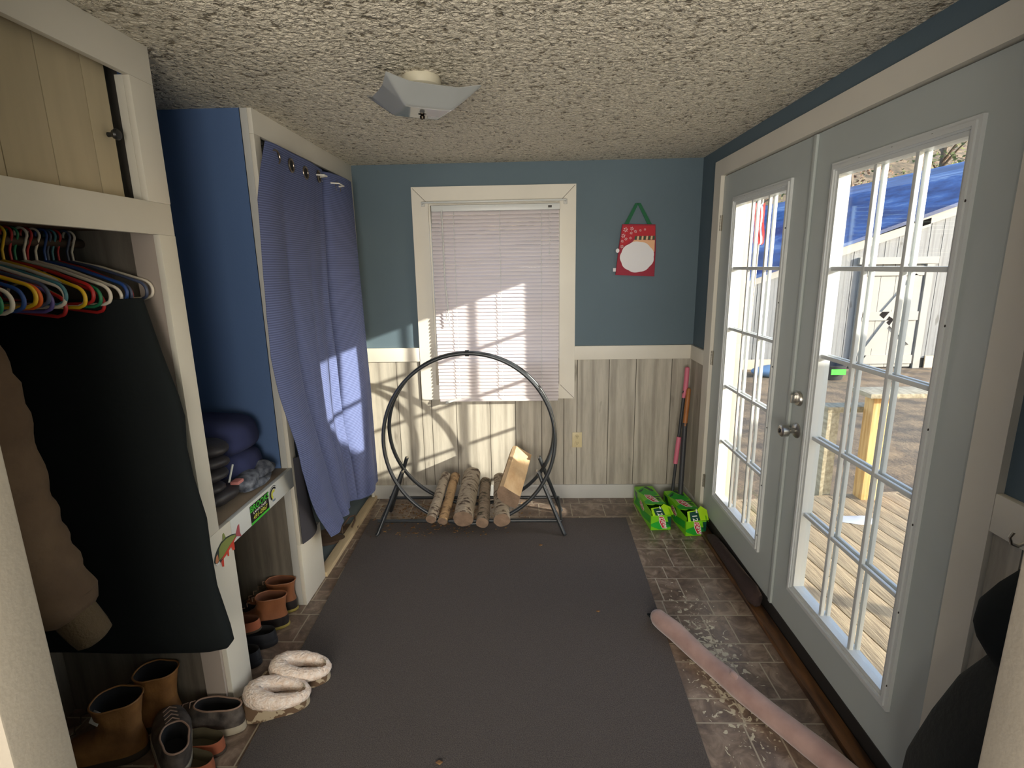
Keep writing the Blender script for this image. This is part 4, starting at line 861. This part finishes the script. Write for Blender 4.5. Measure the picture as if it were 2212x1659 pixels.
gc = MB(); gc.blob((-2.405, -1.545, 0.795), (0.055, 0.085, 0.038), 0.45, 16, 4); gc.blob((-2.40, -1.42, 0.795), (0.055, 0.085, 0.038), 0.45, 18, 4); gc.blob((-2.385, -1.49, 0.772), (0.045, 0.12, 0.018), 0.3, 18, 4)
tag(gc.build('crumpled_scarf', GRY, smooth=80), 'crumpled grey patterned cloth at the front edge of the bench', 'scarf')
PBX = mat('plastic_bin_dark', srgb(40, 42, 46), 0.5)

# ================================================================== FOOTWEAR
def foot(L_, W_, n=36, toe=1.0):
    pts = []
    for k in range(n):
        a = 2*math.pi*k/n; c, s_ = math.cos(a), math.sin(a)
        x = L_/2*math.copysign(abs(c)**0.85, c)
        wq = W_/2*(1.0+0.12*(x/(L_/2)) - 0.14*math.cos(math.pi*(x/(L_/2)+0.25))**2*0.6)
        pts.append((x, wq*math.copysign(abs(s_)**0.8, s_)))
    return pts
def outline(L_, W_, xh, xt, f=1.0, n=36):
    base = foot(L_, W_, n); cx = (xh+xt)/2; hl = (xt-xh)/2
    return [((x/(L_/2))*hl+cx, y*f) for x, y in base]
def shoe(kind, loc, rz, lab, mats, L_=0.29, W_=0.105, sole=0.028, group=None, name='shoe', tilt=(0, 0)):
    """local: toe at +x, heel at -x"""
    t_ = thing(name, (0, 0, 0), lab, 'boot' if 'boot' in name else 'slipper' if 'slipper' in name else 'shoe', group)
    up, so2, lin = mats[:3]; xh, xt = -L_/2, L_/2
    s_ = MB(); s_.rings([[(x*k, y*k, z) for x, y in outline(L_, W_, xh, xt)] for k, z in ((0.95, 0.001), (1.0, 0.006), (1.0, sole*0.75), (0.985, sole))]); s_.build('sole', so2, t_, smooth=50)
    m_ = MB()
    if kind == 'sneaker': prof = [(sole, xh+0.004, xt-0.004, 0.97), (sole+0.02, xh+0.002, xt-0.008, 0.97), (sole+0.032, xh+0.004, xt-0.030, 0.92), (sole+0.044, xh+0.006, xt-0.075, 0.84), (sole+0.058, xh+0.008, xt-0.115, 0.76), (sole+0.074, xh+0.008, xt-0.150, 0.68)]
    elif kind == 'boot': prof = [(sole, xh+0.004, xt-0.004, 0.97), (sole+0.025, xh+0.002, xt-0.006, 0.97), (sole+0.045, xh+0.006, xt-0.035, 0.93), (sole+0.06, xh+0.010, xt-0.085, 0.86), (sole+0.085, xh+0.014, xt-0.130, 0.80), (sole+0.12, xh+0.012, xt-0.148, 0.86), (sole+0.17, xh+0.002, xt-0.145, 0.95), (sole+0.205, xh-0.006, xt-0.140, 1.0)]
    elif kind == 'duck': prof = [(sole, xh+0.004, xt-0.004, 0.98), (sole+0.028, xh+0.002, xt-0.006, 0.98), (sole+0.045, xh+0.006, xt-0.035, 0.92), (sole+0.062, xh+0.010, xt-0.085, 0.84), (sole+0.085, xh+0.012, xt-0.125, 0.78), (sole+0.12, xh+0.008, xt-0.145, 0.80), (sole+0.15, xh+0.002, xt-0.140, 0.86)]
    else: prof = [(sole, xh+0.004, xt-0.004, 0.98), (sole+0.02, xh+0.004, xt-0.006, 0.97), (sole+0.035, xh+0.006, xt-0.030, 0.92), (sole+0.045, xh+0.008, xt-0.07, 0.86)]
    rings = [[(x, y, z) for x, y in outline(L_, W_, a, b, f)] for z, a, b, f in prof]
    # raise the collar towards the ankle side for low shoes
    z_, a, b, f = prof[-1]
    inn = [[(x, y, z_-0.004) for x, y in outline(L_, W_, a+0.006, b-0.006, f*0.88)], [(x, y, z_-0.03) for x, y in outline(L_, W_, a+0.012, b-0.008, f*0.80)], [(x, y, max(sole+0.006, z_-0.10)) for x, y in outline(L_, W_, a+0.022, b-0.004, min(f*0.8, 0.66))]]
    if kind == 'duck':
        m_.mi = 1; m_.rings(rings[:3], False, False); m_.mi = 0; m_.rings(rings[2:], False, False)
        m_.build('upper', [up, mats[3]], t_, smooth=55)
    else: m_.rings(rings, False, False); m_.build('upper', up, t_, smooth=55)
    l_ = MB(); l_.rings([rings[-1]]+inn, False, True); l_.build('lining', lin, t_, smooth=55)
    if kind in ('sneaker', 'boot', 'duck'):
        c_ = MB(); c_.tube([(x, y, z_) for x, y in outline(L_, W_, a, b, f)], 0.0032, 6, loop=True); c_.build('collar', mats[4] if len(mats) > 4 else up, t_)
        n_ = 4
        for k in range(n_):
            i0 = 3; q = (k+0.5)/n_; z0_, _, b0, f0 = prof[2]; z1_, _, b1, f1 = prof[-1]
            xx = b0+(b1-b0)*q+0.004; zz = z0_+(z1_-z0_)*q+0.004; wy = W_*0.17
            MB().tube([(xx-0.008, -wy, zz-0.004), (xx, 0, zz+0.005), (xx-0.008, wy, zz-0.004)], 0.0022, 6).build('lace', mats[5] if len(mats) > 5 else so2, t_)
    t_.location = loc; t_.rotation_euler = (tilt[0], tilt[1], rz); return t_
LEA = mat('worn_brown_leather', srgb(50, 45, 43), 0.55, bump=0.3, bscale=40, col2=srgb(96, 88, 82), vscale=22); WSO = mat('dirty_white_rubber', srgb(176, 166, 146), 0.7, var=0.2); LIN = mat('dark_lining', (0.008, 0.008, 0.009, 1), 0.95); PIP = mat('tan_piping', srgb(150, 122, 104), 0.6)
TANB = mat('tan_work_leather', srgb(160, 112, 62), 0.6, bump=0.3, bscale=26, col2=srgb(116, 78, 42), vscale=9); BSO = mat('brown_rubber', srgb(62, 50, 38), 0.7)
DKL = mat('duck_boot_leather', srgb(140, 88, 56), 0.5, bump=0.2, bscale=30, var=0.2); BRB = mat('black_rubber', srgb(34, 30, 30), 0.35); GUM = mat('gum_sole', srgb(150, 134, 66), 0.6); BNL = mat('brown_lining', srgb(96, 58, 38), 0.9)
RUS = mat('rust_suede', srgb(150, 84, 56), 0.85, bump=0.2, bscale=60); OLV = mat('olive_lining', srgb(78, 70, 50), 0.9)
CLG = mat('black_clog_foam', srgb(30, 32, 38), 0.5)
FLE = mat('cream_fleece', srgb(252, 238, 226), 0.98, bump=1.0, bscale=120, col2=srgb(236, 212, 192), vscale=50); CAM = mat('camouflage_cloth', srgb(176, 160, 134), 0.9, col2=srgb(104, 82, 62), vscale=26)
CAM.node_tree.nodes['Color Ramp'].color_ramp.elements[0].position = 0.49; CAM.node_tree.nodes['Color Ramp'].color_ramp.elements[1].position = 0.51
def ang(a, b): return math.atan2(b[1]-a[1], b[0]-a[0])
def place(h, t): return ((h[0]+t[0])/2, (h[1]+t[1])/2, 0.0015), ang(h, t), math.hypot(t[0]-h[0], t[1]-h[1])
def put(kind, h, t, lab, mats, W_=0.105, sole=0.028, name='shoe', group=None, z=0.0015, tilt=(0, 0)):
    l, r, L_ = place(h, t); return shoe(kind, (l[0], l[1], z), r, lab, mats, L_, W_, sole, group, name, tilt)
put('sneaker', (-2.240, -2.050), (-2.575, -2.042), 'worn dark leather sneaker with dirty white sole, heel against the camo slippers', [LEA, WSO, LIN, None, PIP, PIP], name='sneaker', sole=0.034)
put('sneaker', (-2.345, -2.285), (-2.53, -2.055), 'worn dark leather sneaker seen from above at the bottom left', [LEA, WSO, LIN, None, PIP, PIP], name='sneaker', sole=0.034, W_=0.125, z=0.045, tilt=(0.12, -0.10))
put('mule', (-2.262, -2.150), (-2.49, -2.135), 'rust brown suede moccasin tucked behind the dark sneaker heel', [RUS, BSO, OLV], name='moccasin', sole=0.016, W_=0.09)
put('mule', (-2.250, -2.235), (-2.47, -2.215), 'rust brown suede moccasin at the very bottom edge beside the sneaker', [RUS, BSO, OLV], name='moccasin', sole=0.016, W_=0.09)
put('boot', (-2.545, -2.145), (-2.83, -2.20), 'tan leather work boot with a white tag inside, the nearer of the closet pair', [TANB, BSO, LIN, None, TANB, BSO], name='work_boot', W_=0.125, sole=0.03)
put('boot', (-2.50, -2.018), (-2.78, -2.05), 'tan leather work boot standing behind its mate under the black coat', [TANB, BSO, LIN, None, TANB, BSO], name='work_boot', W_=0.115, sole=0.03)
put('duck', (-2.335, -1.455), (-2.615, -1.50), 'brown leather duck boot with gum sole, the nearer one under the bench', [DKL, GUM, BNL, BRB, DKL, PIP], name='duck_boot', W_=0.10, sole=0.018)
put('duck', (-2.345, -1.335), (-2.63, -1.355), 'brown leather duck boot with gum sole, the farther one under the bench', [DKL, GUM, BNL, BRB, DKL, PIP], name='duck_boot', W_=0.10, sole=0.018)
for (h, t_, w1, w2) in (((-2.335, -1.585), (-2.595, -1.615), 'farther', 'right behind the nearer one'), ((-2.345, -1.715), (-2.605, -1.735), 'nearer', 'next to the white post')):
    s_ = put('mule', h, t_, 'black foam clog with white heel emblem, the %s of the two' % w1, [CLG, CLG, LIN], name='clog', sole=0.03, W_=0.10)
    L_ = math.hypot(t_[0]-h[0], t_[1]-h[1])
    MB().prism([(-0.008, -0.011), (0.008, -0.011), (0.010, 0), (0.008, 0.011), (-0.008, 0.011), (-0.010, 0)], 0.002, face_T((-L_/2+0.001, 0.0, 0.045), (0, -1, 0), (0, 0, 1))).build('emblem', WHT, s_).parent = s_
put('mule', (-2.400, -1.590), (-2.635, -1.62), 'brown suede moccasin stacked on the farther black clog', [RUS, BSO, BNL], name='moccasin', sole=0.014, W_=0.09, z=0.078)
put('mule', (-2.410, -1.722), (-2.645, -1.742), 'brown suede moccasin stacked on the nearer black clog', [RUS, BSO, BNL], name='moccasin', sole=0.014, W_=0.09, z=0.078)
def slipper(h, t, lab):
    l, r, L_ = place(h, t); W_ = 0.118
    s_ = thing('slipper', (0, 0, 0), lab, 'slipper', 'camo fleece slippers'); W_ = 0.13
    xh, xt = -L_/2, L_/2
    a = MB(); a.rings([[(x*k, y*k, z) for x, y in outline(L_, W_, xh, xt)] for k, z in ((0.95, 0.001), (1.0, 0.006), (0.99, 0.022))]); a.build('sole', CAM, s_, smooth=50)
    b = MB(); b.rings([[(x, y, z) for x, y in outline(L_, W_, xh+d, xt-e, f)] for z, d, e, f in ((0.020, 0.003, 0.003, 0.98), (0.040, 0.0, 0.004, 1.0), (0.058, 0.004, 0.022, 0.95), (0.072, 0.012, 0.055, 0.85), (0.080, 0.02, 0.085, 0.72))], False, False); b.build('upper', CAM, s_, smooth=70)
    c = MB(); n = 40; ring = []; rad = []
    for k in range(n):
        q = 2*math.pi*k/n; cx_ = (xh+0.014+xt-0.085)/2; hl = (xt-0.085-xh-0.014)/2
        front = 0.5+0.5*math.cos(q)
        ring.append((cx_+hl*math.cos(q), (W_/2-0.016)*math.sin(q), 0.052+0.036*front)); rad.append(0.021+0.017*front)
    c.tube(ring, rad, 16, loop=True)
    for v in c.bm.verts: v.co += Vector((noise.noise(v.co*90), noise.noise(v.co*90+Vector((5, 0, 0))), noise.noise(v.co*90+Vector((0, 5, 0)))))*0.004
    c.build('fleece_collar', FLE, s_, smooth=80)
    MB().blob(((xh+xt-0.10)/2, 0, 0.034), (L_*0.30, W_*0.36, 0.014), 0.1, 30, 3).build('fleece_insole', FLE, s_, smooth=80)
    s_.location = (l[0], l[1], 0.0095 if l[0] > -2.1 else 0.004); s_.rotation_euler = (0, 0, r); return s_
slipper((-2.045, -1.925), (-2.325, -1.995), 'cream fleece slipper with camouflage toe, the nearer of the pair by the post')
slipper((-2.010, -1.795), (-2.290, -1.850), 'cream fleece slipper with camouflage toe, the farther of the pair by the post')
# things on the floor of the curtained closet
STR = mat('brown_leather_strap', srgb(92, 74, 60), 0.6)
sd = thing('sandal', (-2.38, -0.50, 0.012), 'brown strappy sandal on the closet floor below the curtain', 'sandal')
a = MB(); a.T = Matrix.Translation((-2.425, -0.54, 0.0125)) @ Matrix.Rotation(math.radians(28), 4, 'Z'); a.rings([[(x, y, z) for x, y in outline(0.27, 0.095, -0.135, 0.135)] for z in (0.0, 0.014)]); a.build('footbed', STR, sd)
MB().tube([(-2.40, -0.50, 0.028), (-2.37, -0.45, 0.07), (-2.335, -0.44, 0.075), (-2.325, -0.48, 0.06), (-2.335, -0.52, 0.028)], 0.006, 8).build('strap', STR, sd)
MB().tube([(-2.46, -0.60, 0.026), (-2.43, -0.56, 0.055), (-2.385, -0.56, 0.055), (-2.37, -0.60, 0.026)], 0.006, 8).build('strap', STR, sd)
a = MB(); a.T = Matrix.Translation((-2.47, -0.69, 0.0125)) @ Matrix.Rotation(math.radians(22), 4, 'Z'); a.rings([[(x, y, z) for x, y in outline(0.28, 0.10, -0.14, 0.14)] for z in (0.0, 0.016)])
tag(a.build('flat_sandal', STR, smooth=50), 'flat brown sandal lying nearer the post inside the closet', 'sandal')
MBc = MB(); MBc.blob((-2.375, -0.985, 0.052), (0.03, 0.035, 0.04), 0.2, 20, 3); tag(MBc.build('red_toy', mat('red_orange_plastic', srgb(190, 82, 58), 0.5, col2=srgb(90, 100, 90), vscale=30)), 'small red and grey item peeking out below the curtain', 'toy')
# tag inside the tan boot
tg = MB(); tg.T = Matrix.Translation((-2.66, -2.205, 0.200)) @ Matrix.Rotation(math.radians(-20), 4, 'Z') @ Matrix.Rotation(math.radians(55), 4, 'X'); tg.box(-0.022, 0.022, -0.020, 0.020, 0, 0.0015)
tag(tg.build('paper_tag', WHT), 'white paper tag inside the nearer tan work boot', 'tag')

# ================================================================== OUTSIDE
GZ = -0.42
GRD = mat('leafy_gravel', srgb(126, 106, 82), 0.95, bump=0.8, bscale=30, col2=srgb(76, 66, 56), vscale=3.5)
N, L, b_ = nodes(GRD)
st(MB().box(0.14, 40, -8, 0.5, GZ-0.2, GZ), 'ground_near', GRD)
st(MB().box(-6, 40, 0.5, 12, GZ-0.2, GZ), 'ground_yard', GRD)
hill = MB(); hill.grid(lambda u, v: (-10+60*u, 12+26*v, GZ+13*v**0.9+0.5*noise.noise(Vector((u*12, v*8, 0)))), 40, 20)
LEAFL = mat('leaf_litter', srgb(128, 108, 84), 0.95, bump=1.0, bscale=6, col2=srgb(74, 66, 50), vscale=2.2)
st(hill, 'hillside', LEAFL)
# deck
DW = mat('weathered_deck_wood', srgb(176, 156, 124), 0.75, bump=0.3, bscale=10, col2=srgb(132, 114, 90), vscale=5, stretch=(22, 1.2, 22))
N, L, b_ = nodes(DW)
dk = thing('deck', (1.2, -1.2, -0.15), 'weathered plank deck outside the glass doors', 'deck')
pl = MB(); TD = Matrix.Translation((1.07, 0.24, 0)) @ Matrix.Rotation(math.radians(6), 4, 'Z'); pl.T = TD
for k in range(-9, 18):
    pl.box(k*0.143+0.003, (k+1)*0.143-0.003, -4.0, 0.0, -0.155, -0.120, bev=0.003)
pl.build('planks', DW, dk)
rim = MB(); rim.T = TD; rim.box(-1.2, 2.5, -0.001, 0.035, -0.32, -0.125); rim.build('rim_joist', DW, dk)
st(MB().box(0.14, 0.165, -4, 0.3, -0.3, -0.02), 'trim_11', DOORW)
PINE = mat('new_pine', srgb(222, 186, 128), 0.7, col2=srgb(190, 146, 88), vscale=3, stretch=(14, 14, 1)); GPL = mat('grey_pine', srgb(176, 166, 142), 0.8, col2=srgb(138, 128, 106), vscale=4, stretch=(10, 2, 10))
pr_ = thing('deck_rail_post', (1.48, 0.24, -0.12), 'yellow pine post with a flat cap board at the edge of the deck', 'post')
boxo('post', PINE, (1.425, 1.535, 0.185, 0.295, -0.12, 0.715), pr_, bev=0.004)
boxo('cap_board', GPL, (1.34, 2.60, 0.10, 0.34, 0.715, 0.750), pr_, bev=0.006)
gp_ = thing('old_rail_post', (1.20, 0.34, -0.12), 'older grey rail post left of the pine post outside', 'post')
boxo('post', GPL, (1.165, 1.255, 0.30, 0.39, -0.30, 0.555), gp_, bev=0.004)
boxo('rail_board', GPL, (1.16, 1.62, 0.30, 0.44, 0.555, 0.600), gp_, bev=0.004)
CP = mat('cream_porch_paint', srgb(200, 182, 158), 0.7, var=0.06)
pp_ = boxo('porch_post', CP, (0.27, 0.385, 0.10, 0.215, -0.12, 2.75), bev=0.005); tag(pp_, 'cream painted porch post outside the far door', 'post')
st(MB().box(-0.14+0.14, 4.6, -4.2, 0.6, 2.86, 2.95), 'porch_roof', mat('porch_ceiling', srgb(200, 196, 186), 0.8)) if False else None
sn = MB(); sn.blob((1.185, -0.135, -0.118), (0.125, 0.075, 0.012), 0.6, 9, 4); tag(sn.build('snow_patch', mat('melting_snow', srgb(178, 182, 190), 0.5)), 'small melting patch of snow on the deck', 'snow', kind='stuff')
# flag and pole
fg = thing('flag', (1.02, 1.5, 0.2), 'furled red and white flag on a tall thin pole outside the far door', 'flag')
MB().tube([(0.985, 1.5, GZ+0.001), (1.045, 1.5, 2.60)], 0.010, 8).build('pole', CP, fg)
fgm = MB()
for k in range(5):
    fgm.mi = k % 2; x0 = 0.955+0.018*k
    fgm.grid(lambda u, v, x0=x0: (x0+0.018*u+0.02*v, 1.47+0.01*math.sin(9*v+k), 1.86+0.36*(1-v)+0.02*u), 1, 8)
fgo = fgm.build('cloth', [mat('flag_red', srgb(206, 56, 52), 0.8), WHT], fg); sm = fgo.modifiers.new('s', 'SOLIDIFY'); sm.thickness = 0.004
# shed
SW = panel_mat('weathered_white_boards', srgb(132, 132, 131), srgb(112, 113, 115), srgb(74, 72, 68)); WP = mat('white_trim_paint', srgb(158, 154, 146), 0.7)
sh = thing('shed', (5.8, 7.0, GZ), 'weathered white board shed with a blue roof across the yard', 'shed')
w_ = MB(); zt = lambda x: 1.885+0.326*(x-5.0)
x = 2.6
while x < 9.2:
    x2 = min(x+random.choice((0.24, 0.29, 0.33)), 9.2); q = [(x+0.006, 7.0, GZ+0.2), (x2-0.006, 7.0, GZ+0.2), (x2-0.006, 7.0, zt(x2)), (x+0.006, 7.0, zt(x))]
    w_.rings([q, [(a, 7.025, c) for a, b, c in q]]); x = x2
w_.build('wall_boards', SW, sh, smooth=0)
wc = MB(); wc.mi = 0; wc.rings([[(2.6, 7.026, GZ), (9.2, 7.026, GZ), (9.2, 7.026, zt(9.2)), (2.6, 7.026, zt(2.6))], [(2.6, 9.5, GZ), (9.2, 9.5, GZ), (9.2, 9.5, 3.7), (2.6, 9.5, 2.3)]]); wc.build('body', GROOVE, sh)
boxo('skirt_board', CP, (6.85, 9.2, 6.97, 7.0, GZ, GZ+0.24), sh); boxo('skirt_board', CP, (2.6, 5.2, 6.97, 7.0, GZ, GZ+0.20), sh)
rk = MB()
for (a, b, lo, hi) in ((2.4, 6.55, 0.0, 0.16), (6.3, 9.4, 0.05, 0.28)):
    rk.rings([[(a, 6.95, zt(a)-0.06+lo), (b, 6.95, zt(b)-0.06+lo), (b, 6.95, zt(b)+hi-0.06), (a, 6.95, zt(a)+hi-0.06)], [(a, 6.99, zt(a)-0.06+lo), (b, 6.99, zt(b)-0.06+lo), (b, 6.99, zt(b)+hi-0.06), (a, 6.99, zt(a)+hi-0.06)]])
rk.build('rake_board', WP, sh, smooth=0)
def roof_mat():
    m = mat('blue_metal_roof_with_snow', srgb(70, 118, 200), 0.5); N, L, b = nodes(m); tc = N.new('ShaderNodeTexCoord'); mp = N.new('ShaderNodeMapping'); mp.inputs['Scale'].default_value = (0.25, 0.9, 1); mp.inputs['Rotation'].default_value = (0, 0, 0.25); L.new(tc.outputs['Object'], mp.inputs[0])
    n = N.new('ShaderNodeTexNoise'); n.inputs['Scale'].default_value = 2.4; n.inputs['Detail'].default_value = 9; n.inputs['Roughness'].default_value = 0.7; L.new(mp.outputs[0], n.inputs[0])
    r = N.new('ShaderNodeValToRGB'); e = r.color_ramp.elements; e[0].position = 0.42; e[0].color = srgb(18, 42, 88); e[1].position = 0.70; e[1].color = srgb(120, 142, 170); k = e.new(0.56); k.color = srgb(40, 74, 128)
    L.new(n.outputs[0], r.inputs[0]); L.new(r.outputs[0], b.inputs['Base Color']); return m
RF = roof_mat()
rf = MB(); rf.rings([[(2.3, 6.9, zt(2.3)+0.10), (9.5, 6.9, zt(9.5)+0.30), (9.5, 9.6, 4.02), (2.3, 9.6, 2.58)], [(2.3, 6.9, zt(2.3)+0.04), (9.5, 6.9, zt(9.5)+0.22), (9.5, 9.6, 3.94), (2.3, 9.6, 2.50)]]); rf.build('roof', RF, sh, smooth=0)
# shed door
sdr = MB(); DY = 6.965
for (a, b) in ((5.48, 5.76), (5.76, 6.05), (6.05, 6.30), (6.30, 6.56)): sdr.box(a+0.004, b-0.004, DY, 7.0, GZ+0.03, 1.60)
sdo = sdr.build('door', WP, sh, smooth=0)
br = MB(); Y2 = DY-0.03
for (z) in (GZ+0.10, 0.55, 1.42): br.box(5.48, 6.56, Y2, DY, z, z+0.17)
for (xa, za, xb, zb) in ((5.55, 0.20-0.4, 6.05, 0.60), (5.85, 0.62, 6.45, 1.42), (6.00, 0.55, 6.50, 0.10)):
    d_ = Vector((xb-xa, 0, zb-za)).normalized(); n_ = Vector((-d_.z, 0, d_.x))*0.06; A_, B_ = Vector((xa, Y2, za)), Vector((xb, Y2, zb))
    br.rings([[A_+n_, B_+n_, B_-n_, A_-n_], [p+Vector((0, 0.03, 0)) for p in (A_+n_, B_+n_, B_-n_, A_-n_)]])
br.build('brace', WP, sdo, smooth=0)
boxo('latch', GROOVE, (5.44, 5.54, DY-0.04, DY, 0.62, 0.70), sdo)
tf = MB(); tf.box(5.36, 5.47, 6.94, 7.0, GZ+0.0, 1.66); tf.box(6.60, 6.73, 6.94, 7.0, GZ+0.0, 1.66); tf.box(5.30, 6.80, 6.93, 7.0, 1.64, 1.77); tf.build('door_trim', WP, sh, smooth=0)
# neighbouring dark tub with a green label, stones
tb = thing('garden_tub', (4.45, 6.1, GZ), 'dark plastic tub with a green label in the yard by the shed', 'tub')
MB().lathe([(0.24, 0.0), (0.30, 0.26), (0.32, 0.27), (0.30, 0.28), (0.27, 0.25), (0.2, 0.06)], Matrix.Translation((4.45, 6.1, GZ+0.002)), 24).build('body', PBX, tb)
MB().box(4.34, 4.60, 5.79, 5.805, GZ+0.12, GZ+0.22).build('label', GR, tb)
tb2 = MB(); tb2.blob((3.55, 6.3, GZ+0.10), (0.42, 0.25, 0.12), 0.2, 3, 3); tag(tb2.build('blue_tarp', mat('blue_tarp_cloth', srgb(96, 128, 160), 0.6)), 'low blue tarp covered heap near the shed corner', 'tarp')
# trees beyond the shed
BRK = mat('tree_bark', srgb(110, 96, 82), 0.9, bump=0.8, bscale=14); LF = [mat('brown_leaves', srgb(150, 112, 84), 0.9, col2=srgb(98, 70, 52), vscale=5), mat('yellow_green_leaves', srgb(128, 132, 78), 0.9, col2=srgb(70, 78, 44), vscale=5), mat('dark_evergreen_leaves', srgb(66, 82, 54), 0.9, col2=srgb(40, 50, 36), vscale=5)]
def tree(x, y, h, kind, lab, seed):
    random.seed(seed); gz = GZ + (0 if y < 12 else 13*((y-12)/26)**0.9)
    t_ = thing('tree', (x, y, gz), lab, 'tree', 'trees beyond the shed')
    tm = MB(); top = Vector((x+random.uniform(-0.4, 0.4), y, gz+h)); base = Vector((x, y, gz-0.2))
    tm.tube([base, base.lerp(top, 0.35)+Vector((0.1, 0, 0)), base.lerp(top, 0.7), top], [0.16, 0.12, 0.08, 0.02], 8)
    ends = []
    for k in range(16):
        q = random.uniform(0.25, 0.95); a = random.uniform(0, 6.28); p0 = base.lerp(top, q); ln = h*0.32*(1.1-q)+0.5
        p1 = p0+Vector((math.cos(a)*ln, math.sin(a)*ln, ln*0.55)); tm.tube([p0, p0.lerp(p1, 0.5)+Vector((0, 0, 0.05)), p1], [0.05, 0.03, 0.008], 5); ends += [p1, p0.lerp(p1, 0.6)]
    tm.build('trunk', BRK, t_)
    lm = MB()
    for e in ends:
        for k in range(46):
            c = e+Vector((random.gauss(0, 0.42), random.gauss(0, 0.42), random.gauss(0, 0.34))); s1_ = random.uniform(0.04, 0.09); n1 = Vector((random.uniform(-1, 1), random.uniform(-1, 1), random.uniform(-1, 1))).normalized(); n2 = n1.orthogonal().normalized()
            lm.face([lm.bm.verts.new(c+n1*s1_), lm.bm.verts.new(c+n2*s1_*0.6), lm.bm.verts.new(c-n1*s1_), lm.bm.verts.new(c-n2*s1_*0.6)])
    lm.build('foliage', LF[kind], t_, smooth=0, recalc=False)
tl = [(3.6, 15.0, 5.0, 2, 'dark evergreen rising behind the left end of the shed roof'), (6.8, 15.6, 5.0, 1, 'yellow green tree above the middle of the shed roof, left of the brown ones'), (9.8, 15.2, 5.2, 0, 'brown leaved tree behind the shed roof, directly right of the yellow green one'), (12.8, 15.8, 5.5, 1, 'yellow green tree between the two brown leaved trees behind the shed'), (15.8, 16.2, 6.0, 0, 'brown leaved tree farthest right behind the shed')]
for i, (x, y, h, k, lab) in enumerate(tl): tree(x, y, h, k, lab, 100+i)
# added unseen board screen; it shades the lower part of the doors
fn = thing('added_sun_screen', (3.0, -2.55, -0.12), 'added grey board sun screen along the near side of the deck', 'sun screen')
sc_ = MB(); sc_2 = MB()
for k in range(7): sc_.box(0.45, 3.68, -2.56, -2.54, 0.96+k*0.144, 0.96+k*0.144+0.143) 
sc_.build('boards', GPL, fn, smooth=0)
for k in range(3): sc_2.box(0.45, 2.2, -2.56, -2.54, 0.50+k*0.153, 0.50+k*0.153+0.152)
sc_2.build('low_boards', GPL, fn, smooth=0)
for x in (0.5, 2.1, 3.63): boxo('post', GPL, (x-0.045, x+0.045, -2.63, -2.56, -0.12, 1.96), fn)
